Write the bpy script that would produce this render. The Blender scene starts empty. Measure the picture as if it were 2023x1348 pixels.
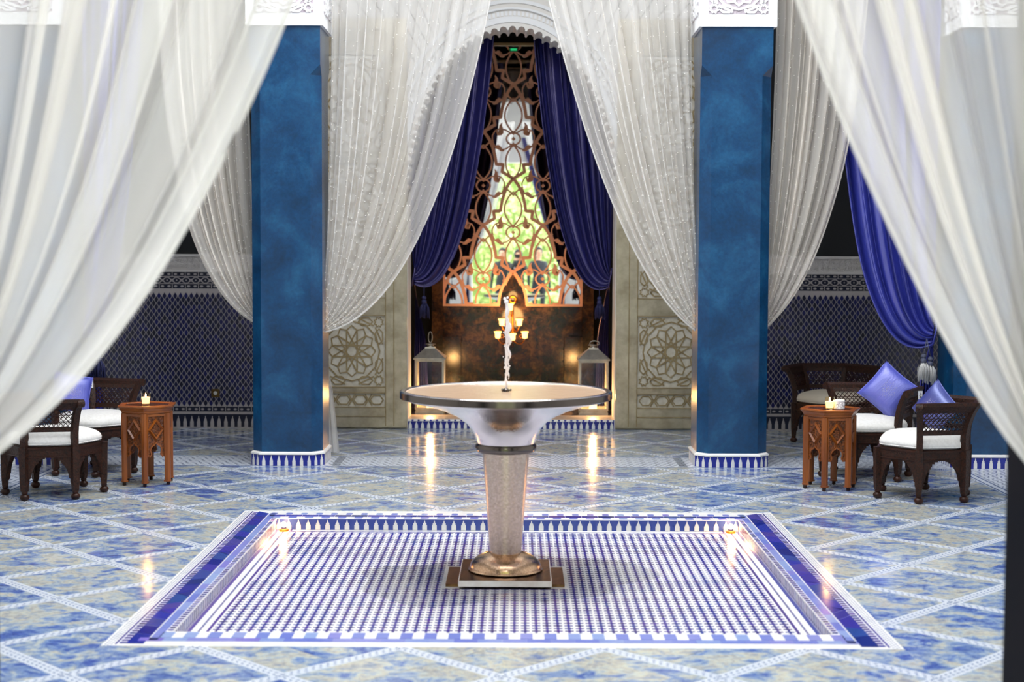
import bpy, bmesh, math, random
from mathutils import Vector, Matrix
random.seed(7)
PI = math.pi
sc = bpy.context.scene
COL = sc.collection

def lin(r, g, b):
    f = lambda c: (c/255/12.92) if c/255 <= .04045 else ((c/255+.055)/1.055)**2.4
    return (f(r), f(g), f(b), 1)

# ------------------------------------------------------------------ camera
CX, CH = .0576, 1.55
cd = bpy.data.cameras.new('camera'); cam = bpy.data.objects.new('camera', cd); COL.objects.link(cam)
cd.sensor_width = 36; cd.lens = 52.18; cd.clip_start = .05; cd.clip_end = 200
yaw, pitch, roll = .00394, .05775, .00366
fw = Vector((-math.sin(yaw)*math.cos(pitch), math.cos(yaw)*math.cos(pitch), -math.sin(pitch)))
rt = Vector((math.cos(yaw), math.sin(yaw), 0)); up = rt.cross(fw)
r2 = rt*math.cos(roll)+up*math.sin(roll); u2 = up*math.cos(roll)-rt*math.sin(roll)
cam.matrix_world = Matrix(((r2.x, u2.x, -fw.x, CX), (r2.y, u2.y, -fw.y, 0), (r2.z, u2.z, -fw.z, CH), (0, 0, 0, 1)))
cd.dof.use_dof = True; cd.dof.focus_distance = 9.7; cd.dof.aperture_fstop = 2.4
sc.camera = cam

# ------------------------------------------------------------------ light and exposure
w = bpy.data.worlds.new('sky'); sc.world = w; w.use_nodes = True
bg = w.node_tree.nodes['Background']; bg.inputs[0].default_value = (.93, .965, 1, 1); bg.inputs[1].default_value = 1.0
def portal(name, loc, sx, sy, rot):
    l = bpy.data.lights.new(name, 'AREA'); l.shape = 'RECTANGLE'; l.size = sx; l.size_y = sy
    l.cycles.is_portal = True
    o = bpy.data.objects.new(name, l); COL.objects.link(o); o.location = loc; o.rotation_euler = rot
portal('sky_portal', (0, 7.35, 6.19), 3.9, 6.3, (0, 0, 0))
portal('garden_portal', (0, .7, 1.75), 1.84, 3.5, (PI/2, 0, 0))
sc.view_settings.view_transform = 'Standard'; sc.view_settings.look = 'None'
sc.view_settings.exposure = 3.1; sc.view_settings.gamma = 1; sc.view_settings.use_curve_mapping = False
sc.cycles.max_bounces = 8; sc.cycles.transparent_max_bounces = 24
sc.cycles.diffuse_bounces = 5; sc.cycles.glossy_bounces = 5
sc.cycles.caustics_reflective = False; sc.cycles.caustics_refractive = False
sc.cycles.sample_clamp_indirect = 6
WARM = (1, .52, .17)
def lamp(name, loc, watt, rad=.03, col=WARM):
    l = bpy.data.lights.new(name, 'POINT'); l.energy = watt; l.color = col; l.shadow_soft_size = rad
    o = bpy.data.objects.new(name, l); COL.objects.link(o); o.location = loc
    return o

# ------------------------------------------------------------------ helpers
class MB:
    def __init__(s): s.v = []; s.f = []; s.m = []
    def add(s, vs, fs, m=0):
        k = len(s.v); s.v += [tuple(a) for a in vs]
        for f in fs: s.f.append([k+i for i in f]); s.m.append(m)
        return s
    def box(s, x0, x1, y0, y1, z0, z1, m=0):
        return s.add([(x, y, z) for z in (z0, z1) for y in (y0, y1) for x in (x0, x1)],
                     [(0, 2, 3, 1), (4, 5, 7, 6), (0, 1, 5, 4), (2, 6, 7, 3), (0, 4, 6, 2), (1, 3, 7, 5)], m)
    def prism(s, poly, mp, h0, h1, m=0, caps=True):
        n = len(poly); vs = [mp(x, y, h0) for x, y in poly]+[mp(x, y, h1) for x, y in poly]
        fs = [(i, (i+1) % n, n+(i+1) % n, n+i) for i in range(n)]
        if caps: fs += [tuple(range(n))[::-1], tuple(range(n, 2*n))]
        return s.add(vs, fs, m)
    def strap(s, pts, wd, mp, h0, h1, m=0, closed=False):
        s.k = getattr(s, 'k', random.randrange(40))+1; h1 += (s.k*7 % 41)*.00004*(1 if h1 > h0 else -1)
        n = len(pts); L = []; Rr = []
        for i, (x, y) in enumerate(pts):
            if closed: a, b = pts[i-1], pts[(i+1) % n]
            else: a, b = pts[max(i-1, 0)], pts[min(i+1, n-1)]
            dx, dy = b[0]-a[0], b[1]-a[1]; l = math.hypot(dx, dy) or 1
            w_ = wd(i/(n-1)) if callable(wd) else wd
            ox, oy = -dy/l*w_/2, dx/l*w_/2
            L.append((x+ox, y+oy)); Rr.append((x-ox, y-oy))
        vs = []
        for i in range(n): vs += [mp(*L[i], h0), mp(*Rr[i], h0), mp(*Rr[i], h1), mp(*L[i], h1)]
        fs = []
        for i in range(n if closed else n-1):
            j = (i+1) % n
            for k in range(4): fs.append((4*i+k, 4*i+(k+1) % 4, 4*j+(k+1) % 4, 4*j+k))
        if not closed: fs += [(3, 2, 1, 0), tuple(4*(n-1)+k for k in range(4))]
        return s.add(vs, fs, m)
    def tube(s, pts, r, n=8, m=0, closed=False, flat=1):
        pts = [Vector(p) for p in pts]; N = len(pts); vs = []; ref = Vector((0, 0, 1))
        for i, p in enumerate(pts):
            t = (pts[(i+1) % N]-pts[i-1]) if closed else (pts[min(i+1, N-1)]-pts[max(i-1, 0)])
            t.normalize()
            rf = ref if abs(t.z) < .9 else Vector((1, 0, 0))
            a = t.cross(rf).normalized(); b = a.cross(t)
            rr = r(i/max(1, N-1)) if callable(r) else r
            for k in range(n):
                q = 2*PI*k/n; vs.append(p+a*rr*math.cos(q)+b*rr*flat*math.sin(q))
        fs = []
        for i in range(N if closed else N-1):
            j = (i+1) % N
            for k in range(n): fs.append((i*n+k, i*n+(k+1) % n, j*n+(k+1) % n, j*n+k))
        if not closed: fs += [tuple(range(n))[::-1], tuple((N-1)*n+k for k in range(n))]
        return s.add(vs, fs, m)
    def lathe(s, prof, n=32, c=(0, 0, 0), m=0, cap0=False, cap1=False, rot=0):
        vs = []
        for r, z in prof:
            for k in range(n):
                q = 2*PI*k/n+rot; vs.append((c[0]+r*math.cos(q), c[1]+r*math.sin(q), c[2]+z))
        fs = [(i*n+k, i*n+(k+1) % n, (i+1)*n+(k+1) % n, (i+1)*n+k) for i in range(len(prof)-1) for k in range(n)]
        if cap0: fs.append(tuple(range(n))[::-1])
        if cap1: fs.append(tuple((len(prof)-1)*n+k for k in range(n)))
        return s.add(vs, fs, m)
    def ball(s, c, r, n=8, m=0, sz=1):
        k = max(3, n//2)
        return s.lathe([(r*math.sin(PI*i/k) if 0 < i < k else r*.02, -r*sz*math.cos(PI*i/k)) for i in range(k+1)], n, c, m, True, True)
    def octa(s, c, r, m=0):
        x, y, z = c
        return s.add([(x+r, y, z), (x-r, y, z), (x, y+r, z), (x, y-r, z), (x, y, z+r), (x, y, z-r)],
                     [(0, 2, 4), (2, 1, 4), (1, 3, 4), (3, 0, 4), (2, 0, 5), (1, 2, 5), (3, 1, 5), (0, 3, 5)], m)
    def mesh(s, name, mats, smooth=None):
        me = bpy.data.meshes.new(name); me.from_pydata(s.v, [], s.f)
        for mm in (mats if isinstance(mats, (list, tuple)) else [mats]): me.materials.append(mm)
        me.polygons.foreach_set('material_index', s.m)
        if smooth is not None:
            me.polygons.foreach_set('use_smooth', [True]*len(s.f))
            if smooth < 180: me.set_sharp_from_angle(angle=math.radians(smooth))
        me.update(); return me
    def build(s, name, mats, parent=None, smooth=None, **kw):
        o = bpy.data.objects.new(name, s.mesh(name, mats, smooth)); COL.objects.link(o)
        if parent is not None: o.parent = parent
        for k, v in kw.items(): o[k] = v
        return o
def empty(name, loc, rz=0, **kw):
    o = bpy.data.objects.new(name, None); COL.objects.link(o); o.location = loc; o.rotation_euler = (0, 0, rz)
    o.empty_display_size = .1
    for k, v in kw.items(): o[k] = v
    return o
def inst(name, me, parent, loc=(0, 0, 0), rz=0):
    o = bpy.data.objects.new(name, me); COL.objects.link(o); o.parent = parent; o.location = loc; o.rotation_euler = (0, 0, rz)
    return o
KIDS = {}
def copy_tree(o, parent=None):
    c = o.copy(); COL.objects.link(c); c.parent = parent
    for ch in o.children: copy_tree(ch, c)
    return c
XY = lambda z0=0: (lambda x, y, h: (x, y, z0+h))
def WALL(Y): return lambda x, z, h: (x, Y-h, z)          # a plane facing the camera, h comes forward
def bez(p0, p1, p2, t): return tuple((1-t)**2*a+2*t*(1-t)*b+t*t*c for a, b, c in zip(p0, p1, p2))

# ------------------------------------------------------------------ materials
def mat(name):
    m = bpy.data.materials.new(name); m.use_nodes = True
    return m, m.node_tree, m.node_tree.nodes['Principled BSDF']
def link(t, a, b): t.links.new(a, b)
def coords(t, kind='Object'):
    if kind == 'World': return t.nodes.new('ShaderNodeNewGeometry').outputs['Position']
    return t.nodes.new('ShaderNodeTexCoord').outputs[kind]
def mapping(t, src, scale):
    mp = t.nodes.new('ShaderNodeMapping'); mp.inputs['Scale'].default_value = scale
    link(t, src, mp.inputs['Vector']); return mp.outputs[0]
def noise(t, src, scale, detail=4, rough=.55, dist=0):
    n = t.nodes.new('ShaderNodeTexNoise'); n.inputs['Scale'].default_value = scale; n.inputs['Detail'].default_value = detail
    n.inputs['Roughness'].default_value = rough; n.inputs['Distortion'].default_value = dist
    link(t, src, n.inputs['Vector']); return n.outputs['Fac']
def ramp(t, fac, stops):
    r = t.nodes.new('ShaderNodeValToRGB'); e = r.color_ramp.elements
    while len(e) < len(stops): e.new(.5)
    for el, (p, c) in zip(e, stops): el.position = p; el.color = c
    link(t, fac, r.inputs[0]); return r.outputs[0]
def bump(t, b, fac, st, dist=.01):
    n = t.nodes.new('ShaderNodeBump'); n.inputs['Strength'].default_value = st; n.inputs['Distance'].default_value = dist
    link(t, fac, n.inputs['Height']); link(t, n.outputs[0], b.inputs['Normal'])
def pm(name, col, rough=.5, metal=0, var=None, bmp=None, src='Object', emit=None, coat=0, scale3=None, **kw):
    m, t, b = mat(name)
    b.inputs['Base Color'].default_value = col; b.inputs['Roughness'].default_value = rough; b.inputs['Metallic'].default_value = metal
    if coat: b.inputs['Coat Weight'].default_value = coat; b.inputs['Coat Roughness'].default_value = kw.get('coatr', .08)
    if 'ior' in kw: b.inputs['IOR'].default_value = kw['ior']
    if 'sheen' in kw: b.inputs['Sheen Weight'].default_value = kw['sheen']
    s = coords(t, src) if (var or bmp) else None
    if s and scale3: s = mapping(t, s, scale3)
    if var:
        f = noise(t, s, var[1], var[2] if len(var) > 2 else 4, .6)
        c = ramp(t, f, [(var[3] if len(var) > 3 else .35, col), (var[4] if len(var) > 4 else .65, var[0])]); link(t, c, b.inputs['Base Color'])
    if bmp:
        f = noise(t, s, bmp[0], bmp[2] if len(bmp) > 2 else 3); bump(t, b, f, bmp[1])
    if emit: b.inputs['Emission Color'].default_value = emit[0]; b.inputs['Emission Strength'].default_value = emit[1]
    return m
def per_piece(name, cols, rough=.2, src='World', ns=6, coat=0):
    """a tile whose tone varies from piece to piece"""
    m, t, b = mat(name)
    oi = t.nodes.new('ShaderNodeObjectInfo'); ge = t.nodes.new('ShaderNodeNewGeometry')
    a = t.nodes.new('ShaderNodeMath'); a.operation = 'ADD'; link(t, oi.outputs['Random'], a.inputs[0]); link(t, ge.outputs['Random Per Island'], a.inputs[1])
    f = t.nodes.new('ShaderNodeMath'); f.operation = 'FRACT'; link(t, a.outputs[0], f.inputs[0])
    n = len(cols); c = ramp(t, f.outputs[0], [(i/(n-1), k) for i, k in enumerate(cols)])
    link(t, c, b.inputs['Base Color']); b.inputs['Roughness'].default_value = rough
    if coat: b.inputs['Coat Weight'].default_value = coat
    return m
# stone of the floor slabs
def stone_mat(name):
    m, t, b = mat(name)
    p = coords(t, 'World'); oi = t.nodes.new('ShaderNodeObjectInfo')
    mul = t.nodes.new('ShaderNodeMath'); mul.operation = 'MULTIPLY'; mul.inputs[1].default_value = 37; link(t, oi.outputs['Random'], mul.inputs[0])
    va = t.nodes.new('ShaderNodeVectorMath'); va.operation = 'ADD'; link(t, p, va.inputs[0]); link(t, mul.outputs[0], va.inputs[1])
    f = noise(t, mapping(t, va.outputs[0], (.8, 1.1, 1)), 8.5, 13, .74, .5)
    ad = t.nodes.new('ShaderNodeMath'); ad.operation = 'MULTIPLY_ADD'; ad.inputs[1].default_value = .10; ad.inputs[2].default_value = -.05
    link(t, oi.outputs['Random'], ad.inputs[0])
    sm = t.nodes.new('ShaderNodeMath'); sm.operation = 'ADD'; link(t, f, sm.inputs[0]); link(t, ad.outputs[0], sm.inputs[1])
    c = ramp(t, sm.outputs[0], [(.30, lin(62, 76, 148)), (.39, lin(86, 108, 170)), (.46, lin(136, 156, 186)), (.52, lin(186, 192, 186)),
                                (.57, lin(198, 190, 168)), (.63, lin(154, 163, 172)), (.72, lin(96, 116, 174))])
    f2 = noise(t, va.outputs[0], 26, 6, .7, 1.2)
    mx = t.nodes.new('ShaderNodeMix'); mx.data_type = 'RGBA'; mx.blend_type = 'MULTIPLY'; mx.inputs['Factor'].default_value = .45
    link(t, c, mx.inputs['A']); link(t, ramp(t, f2, [(.38, lin(122, 136, 180)), (.55, (1, 1, 1, 1))]), mx.inputs['B'])
    link(t, mx.outputs['Result'], b.inputs['Base Color']); b.inputs['Roughness'].default_value = .13; b.inputs['IOR'].default_value = 1.55
    return m
STONE = stone_mat('sodalite_stone')
GROUT = pm('white_mosaic', lin(214, 218, 222), .22, var=(lin(196, 202, 214), 60, 2))
CHIP = pm('blue_mosaic_chip', lin(88, 108, 150), .2)
WHITE_TILE = pm('white_tile', lin(242, 239, 232), .2, var=(lin(226, 224, 222), 9, 3))
BLUE_TILE = per_piece('cobalt_tile', [lin(22, 32, 124), lin(40, 54, 152), lin(66, 56, 158), lin(24, 38, 110), lin(42, 72, 142), lin(78, 66, 146), lin(30, 40, 136)], .12)
PALE_BLUE_TILE = per_piece('pale_blue_tile', [lin(126, 136, 198), lin(108, 118, 192), lin(146, 164, 206), lin(120, 108, 192)], .16)
POOL_BLUE = per_piece('pool_cross_tile', [lin(40, 36, 130), lin(64, 48, 140), lin(34, 60, 140), lin(84, 60, 140), lin(30, 28, 110)], .18)
MERLON = pm('merlon_tile_white', lin(214, 214, 210), .25)
DADO_NAVY = per_piece('dado_diamond', [lin(8, 12, 54), lin(12, 18, 84), lin(6, 8, 32), lin(12, 18, 70), lin(6, 10, 44)], .3)
DADO_GROUT = pm('dado_strapwork', lin(156, 150, 150), .5)
DADO_DARK = pm('dado_dark_band', lin(10, 16, 40), .3)
STUCCO = pm('carved_stucco', lin(186, 182, 180), .8, bmp=(90, .8, 2))
PLASTER = pm('white_plaster', lin(240, 240, 240), .8, bmp=(60, .08))
PLASTER2 = pm('wall_plaster', lin(232, 228, 222), .8, bmp=(50, .1))
CARVED_BG = pm('carved_recess', lin(196, 184, 192), .9, bmp=(120, .6))
TADELAKT = None
def tadelakt():
    m, t, b = mat('blue_tadelakt'); s = coords(t, 'World')
    f = noise(t, s, 3.2, 9, .62, .4); f2 = noise(t, s, 40, 4, .6)
    c = ramp(t, f, [(.30, lin(2, 46, 80)), (.5, lin(5, 60, 100)), (.64, lin(20, 78, 118)), (.8, lin(38, 92, 134))])
    mx = t.nodes.new('ShaderNodeMix'); mx.data_type = 'RGBA'; mx.blend_type = 'OVERLAY'; mx.inputs['Factor'].default_value = .45
    link(t, c, mx.inputs['A']); link(t, ramp(t, f2, [(.3, (.3, .3, .3, 1)), (.7, (.62, .62, .62, 1))]), mx.inputs['B'])
    link(t, mx.outputs['Result'], b.inputs['Base Color']); b.inputs['Roughness'].default_value = .24
    bump(t, b, f2, .06); return m
TADELAKT = tadelakt()
DARKWALL = pm('dark_wall', lin(10, 13, 16), .85)  # near-black tone of the wall fields above the dado
NICHEDARK = pm('niche_dark_surface', lin(16, 13, 12), .7)  # one near-black tone for the niche walls and top
DOORMETAL = pm('aged_nickel', lin(200, 190, 168), .3, .6, var=(lin(166, 154, 132), 7, 6), bmp=(14, .12, 5))
DOORPANEL = pm('nickel_panel', lin(208, 202, 188), .5, .2, var=(lin(188, 180, 162), 20, 4), bmp=(30, .1))
DOORSTRAP = pm('brass_strapwork', lin(136, 116, 78), .45, .3, var=(lin(158, 140, 104), 15, 3))
STEEL = pm('hammered_silver', lin(216, 196, 176), .2, 1.0, var=(lin(188, 166, 146), 90, 3), bmp=(170, .14, 2))
DARKSTEEL = pm('dark_silver_band', lin(104, 96, 90), .18, 1.0)
STEELB = pm('polished_silver', lin(212, 206, 204), .13, 1.0, bmp=(120, .12, 2)); DOME = pm('warm_silver_dome', lin(226, 192, 160), .16, 1.0, var=(lin(190, 150, 116), 120, 3), bmp=(150, .10, 2))
PLATEW = pm('reflection_white_plate', lin(250, 246, 242), .5, .0, var=(lin(226, 214, 204), 9, 5))  # white colour holds the reflection of curtain and floor on the plate
LINING = pm('sky_toned_lining', lin(236, 216, 198), .45, .25, var=(lin(222, 196, 172), 6, 4))  # pale colour stands in for sky reflected in the silver bowl
BRONZE = pm('bronze_plate', lin(150, 112, 76), .25, 1.0, var=(lin(96, 70, 50), 14, 5), bmp=(30, .15))
COPPER = pm('copper_paint', lin(240, 184, 156), .5, .0)
MIRROR = pm('mirror_glass', (.86, .88, .88, 1), .0, 1.0)
WOOD = pm('walnut', lin(92, 50, 28), .35, var=(lin(52, 27, 16), 9, 6), bmp=(80, .25, 3), scale3=(1, 1, .25))
WOODC = pm('carved_walnut', lin(84, 46, 28), .4, var=(lin(40, 22, 14), 70, 3), bmp=(95, .9, 2))
DARKWOOD = pm('dark_walnut', lin(54, 24, 11), .42, var=(lin(28, 12, 6), 14, 5), bmp=(70, .2, 3), ior=1.35)
DARKWOODC = pm('dark_carved_walnut', lin(58, 28, 13), .5, var=(lin(20, 10, 6), 80, 3), bmp=(110, .5, 2), ior=1.35)
TABLE = pm('cedar', lin(152, 82, 22), .36, var=(lin(114, 56, 14), 8, 6), bmp=(80, .12, 3), scale3=(1, 1, .2))
TABLEC = pm('carved_cedar', lin(140, 74, 22), .45, var=(lin(56, 25, 8), 75, 3), bmp=(85, 1.0, 2))
TABLEIN = pm('table_inset', lin(58, 30, 22), .1, var=(lin(92, 52, 34), 50, 3))
LINEN = pm('linen', lin(226, 224, 220), .85, var=(lin(214, 211, 206), 60, 3), bmp=(260, .15, 2))
LINENC = pm('cream_linen', lin(200, 190, 172), .9, bmp=(260, .15, 2))
def satin(name, c1, c2, hi, k=.16, rough=.36):
    m, t, b = mat(name); out = t.nodes['Material Output']; s = mapping(t, coords(t, 'Object'), (6, 6, .6))
    f = noise(t, s, 3.5, 4); link(t, ramp(t, f, [(.35, c1), (.65, c2)]), b.inputs['Base Color']); b.inputs['Roughness'].default_value = .55
    g = t.nodes.new('ShaderNodeBsdfGlossy'); g.inputs['Color'].default_value = hi; g.inputs['Roughness'].default_value = rough
    f2 = noise(t, s, 24, 4); n = t.nodes.new('ShaderNodeBump'); n.inputs['Strength'].default_value = .25; n.inputs['Distance'].default_value = .01
    link(t, f2, n.inputs['Height']); link(t, n.outputs[0], b.inputs['Normal']); link(t, n.outputs[0], g.inputs['Normal'])
    x = t.nodes.new('ShaderNodeMixShader'); x.inputs[0].default_value = k; link(t, b.outputs[0], x.inputs[1]); link(t, g.outputs[0], x.inputs[2]); link(t, x.outputs[0], out.inputs[0])
    return m
SATIN = satin('navy_satin', lin(26, 28, 100), lin(18, 24, 84), lin(190, 175, 225), .14, .3)
SATINR = satin('daylit_blue_satin', lin(44, 54, 158), lin(34, 46, 140), lin(190, 190, 250), .2)  # blue satin lightened in colour for daylight; the niche satin is its dimmer copy
CUSHION = satin('periwinkle_satin', lin(78, 84, 186), lin(66, 78, 176), lin(220, 220, 255), .12, .4)
CUSHION2 = satin('dusk_blue_satin', lin(46, 56, 136), lin(38, 48, 124), lin(200, 210, 255), .12, .4)
SILVERTHREAD = pm('silver_thread', lin(190, 190, 215), .4, .3)
PEARL = pm('pearl_bead', lin(246, 244, 238), .25)
TASSELH = pm('tassel_head_grey', lin(72, 76, 96), .7, bmp=(120, .3)); TASSELF = pm('tassel_fringe_white', lin(214, 212, 210), .8)
TASSELB = pm('tassel_dark_blue', lin(30, 34, 80), .7)
def sheer(name, col, op, tr=.5, dv=.12):
    m, t, b = mat(name); t.nodes.remove(b); out = t.nodes['Material Output']
    d = t.nodes.new('ShaderNodeBsdfDiffuse'); tl = t.nodes.new('ShaderNodeBsdfTranslucent'); tp = t.nodes.new('ShaderNodeBsdfTransparent')
    d.inputs[0].default_value = col; tl.inputs[0].default_value = col
    a = t.nodes.new('ShaderNodeMixShader'); a.inputs[0].default_value = tr; link(t, d.outputs[0], a.inputs[1]); link(t, tl.outputs[0], a.inputs[2])
    c = t.nodes.new('ShaderNodeMixShader'); link(t, tp.outputs[0], c.inputs[1]); link(t, a.outputs[0], c.inputs[2])
    s = mapping(t, coords(t, 'UV'), (1, .12, 1)); f = noise(t, s, 1.1, 2)
    r = t.nodes.new('ShaderNodeMapRange'); r.inputs['From Min'].default_value = .3; r.inputs['From Max'].default_value = .7; r.inputs['To Min'].default_value = op-dv; r.inputs['To Max'].default_value = op+dv
    link(t, f, r.inputs['Value']); link(t, r.outputs[0], c.inputs[0]); link(t, c.outputs[0], out.inputs[0]); return m
SHEER = sheer('sheer_voile', lin(253, 251, 247), .50)
SHEERS = sheer('sheer_voile_side', lin(254, 249, 241), .56, dv=.16)
SHEERN = sheer('sheer_voile_near', lin(253, 250, 245), .56, dv=.22)
def clear(name, rough, fac_scale=1.0, tint=(1, 1, 1, 1), bscale=0, bst=0, ior=1.33):
    m, t, b = mat(name); t.nodes.remove(b); out = t.nodes['Material Output']
    tp = t.nodes.new('ShaderNodeBsdfTransparent'); tp.inputs[0].default_value = tint
    g = t.nodes.new('ShaderNodeBsdfGlossy'); g.inputs['Roughness'].default_value = rough
    fr = t.nodes.new('ShaderNodeFresnel'); fr.inputs[0].default_value = ior
    c = t.nodes.new('ShaderNodeMixShader'); link(t, fr.outputs[0], c.inputs[0]); link(t, tp.outputs[0], c.inputs[1]); link(t, g.outputs[0], c.inputs[2])
    if bst:
        f = noise(t, coords(t, 'Object'), bscale, 3); n = t.nodes.new('ShaderNodeBump'); n.inputs['Strength'].default_value = bst; n.inputs['Distance'].default_value = .01
        link(t, f, n.inputs['Height']); link(t, n.outputs[0], g.inputs['Normal']); link(t, n.outputs[0], fr.inputs['Normal'])
    link(t, c.outputs[0], out.inputs[0]); return m
WATER = clear('puddle_water', .03, bscale=16, bst=.3)
BASINWATER = pm('reflection_toned_water', lin(192, 162, 132), .2, bmp=(16, .35, 3), ior=1.33)  # opaque beige stands in for bright reflections on the moving water
GLASS = clear('lantern_glass', .02, ior=1.45)
def jetmat():
    m, t, b = mat('falling_water'); out = t.nodes['Material Output']
    b.inputs['Base Color'].default_value = lin(255, 252, 252); b.inputs['Roughness'].default_value = .15; b.inputs['Subsurface Weight'].default_value = 0
    tl = t.nodes.new('ShaderNodeBsdfTranslucent'); tl.inputs[0].default_value = lin(255, 252, 252)
    a = t.nodes.new('ShaderNodeMixShader'); a.inputs[0].default_value = .45; link(t, b.outputs[0], a.inputs[1]); link(t, tl.outputs[0], a.inputs[2])
    link(t, a.outputs[0], out.inputs[0]); return m
JET = jetmat()
GALV = pm('brushed_lantern_metal', lin(186, 182, 172), .4, .8, var=(lin(160, 156, 146), 12, 4))
BRASS = pm('gilt_brass', lin(200, 130, 50), .28, 1.0)
def marble():
    m, t, b = mat('brown_marble'); s = coords(t, 'World')
    f = noise(t, s, 6.5, 14, .78, .35)
    c = ramp(t, f, [(.34, lin(16, 14, 34)), (.46, lin(30, 22, 32)), (.53, lin(66, 42, 34)), (.60, lin(104, 70, 46)), (.68, lin(44, 30, 32)), (.8, lin(20, 16, 30))])
    link(t, c, b.inputs['Base Color']); b.inputs['Roughness'].default_value = .12; return m
MARBLE = marble()
def emis(name, col, st):
    return pm(name, col, .5, emit=(col, st))
FLAME = emis('flame', (1, .62, .22, 1), 6)
WAX = pm('lit_wax', lin(255, 226, 170), .6, emit=((1, .58, .25, 1), .38))
LAMPGLASS = pm('glowing_tulip_glass', lin(255, 210, 120), .3, emit=((1, .52, .13, 1), .55))
BULB = pm('pool_lamp_glow', lin(255, 230, 190), .4, emit=((1, .66, .30, 1), 1.1))
GREENLED = pm('green_glow', lin(20, 200, 90), .4, emit=((.03, .8, .28, 1), .06))
CUPGLASS = clear('amber_cup_glass', .05, tint=(1, .88, .68, 1), ior=1.2)
CERAMIC = pm('white_ceramic', lin(226, 228, 230), .35, bmp=(60, .5, 2))
PAPER = pm('paper_tag', lin(226, 228, 232), .8); INK = pm('dark_ink', lin(30, 30, 40), .7)
SOCKET = pm('aged_brass_plate', lin(96, 76, 40), .4, .7); SOCKETW = pm('socket_white', lin(190, 190, 185), .4)

# ================================================================== FLOOR
PX, PY0, PY1 = 1.59, 5.785, 8.905            # pool frame, outer
IX, IY0, IY1, PZ = 1.355, 6.015, 8.635, -.065  # sunken field
floor = empty('floor', (0, 0, 0), kind='structure', label='blue and cream stone courtyard floor crossed by white mosaic bands')
g = MB()
g.box(-6, -PX, -.2, 14.6, -.1, 0); g.box(PX, 6, -.2, 14.6, -.1, 0)
g.box(-PX, PX, -.2, PY0, -.1, 0); g.box(-PX, PX, PY1, 14.6, -.1, 0)
g.build('mosaic_bed', GROUT, floor, label='white mosaic ground of the strips between the stone slabs')

def clip(poly, a, b, c):          # keep a*x+b*y<=c
    out = []; n = len(poly)
    for i in range(n):
        p, q = poly[i], poly[(i+1) % n]; dp, dq = a*p[0]+b*p[1]-c, a*q[0]+b*q[1]-c
        if dp <= 0: out.append(p)
        if dp*dq < 0:
            t = dp/(dp-dq); out.append((p[0]+(q[0]-p[0])*t, p[1]+(q[1]-p[1])*t))
    return out
def clipbox(poly, x0, x1, y0, y1):
    for a, b, c in ((-1, 0, -x0), (1, 0, x1), (0, -1, -y0), (0, 1, y1)):
        if len(poly) < 3: return []
        poly = clip(poly, a, b, c)
    return poly
def area(p): return abs(sum(p[i][0]*p[(i+1) % len(p)][1]-p[(i+1) % len(p)][0]*p[i][1] for i in range(len(p))))/2 if len(p) > 2 else 0
PER = .805; HP = PER/2
BX0, BX1, BY0, BY1 = -3.24, 3.24, 3.92, 10.80
def dia(i, j, s): cx, cy = i*HP, 5.781+j*HP; return [(cx-s, cy), (cx, cy-s), (cx+s, cy), (cx, cy+s)]
court = [(BX0, -PX, BY0, BY1), (PX, BX1, BY0, BY1), (-PX, PX, BY0, PY0), (-PX, PX, PY1, BY1)]
gal = [(-4.6, 4.6, 11.36, 13.19)]
far = MB(); nslab = 0
for i in range(-13, 14):
    for j in range(-6, 20):
        if (i+j) % 2: continue
        full = dia(i, j, HP-.046)
        for reg in court+gal:
            p0 = clipbox(full, *reg)
            if area(p0) < .004: continue
            cx, cy = i*HP, 5.781+j*HP
            pieces_ = [p0]
            if reg is not gal[0]:
                sgn = random.choice((1, -1)); o = random.uniform(-.05, .05)
                k = .7071
                pieces_ = [clip(p0, k, sgn*k, k*cx+sgn*k*cy+o-.0015), clip(p0, -k, -sgn*k, -(k*cx+sgn*k*cy+o+.0015))]
            for p in pieces_:
                if area(p) < .002: continue
                mx = sum(q[0] for q in p)/len(p); my = sum(q[1] for q in p)/len(p)
                vis = my > 5.25 and abs(mx) < .36*my+.35
                b = MB() if vis else far
                h = random.uniform(.0016, .0024)
                b.prism([(x-mx, y-my) for x, y in p] if vis else p, XY(), -.004, h)
                if vis:
                    o = b.build('stone_slab', STONE, floor); o.location = (mx, my, 0); nslab += 1
far.build('outer_slabs', STONE, floor, kind='stuff')
# small blue chips along the middle of every mosaic strip
ch = MB()
def strip_chips(ax, ay, bx, by, rows=((-.011, 0), (.011, .5))):
    L = math.hypot(bx-ax, by-ay); ux, uy = (bx-ax)/L, (by-ay)/L; n = int(L/.034)
    for off, ph in rows:
        for k in range(n):
            s = (k+.25+ph)*.034; x, y = ax+ux*s-uy*off, ay+uy*s+ux*off
            if not (any(r[0] < x < r[1] and r[2] < y < r[3] for r in court+gal)): continue
            if y < 5.2: continue
            q = []
            for a, b in ((-.009, -.0045), (.003, -.0045), (.009, .0045), (-.003, .0045)):
                q.append((x+ux*a-uy*b*(1 if off > 0 else -1), y+uy*a+ux*b*(1 if off > 0 else -1)))
            ch.add([(a, b, .0008) for a, b in q], [(0, 1, 2, 3)])
for k in range(-40, 41):
    if k % 2 == 0: continue
    # lines x+y = c and x-y = c through nodes (i+j odd)
    for sgn in (1, -1):
        c = k*HP
        strip_chips(-8, sgn*(c+8)+5.781 if sgn == 1 else 5.781-(c+8), 8, sgn*(c-8)+5.781 if sgn == 1 else 5.781-(c-8))
ch.build('strip_chips', CHIP, floor, kind='stuff')
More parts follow.
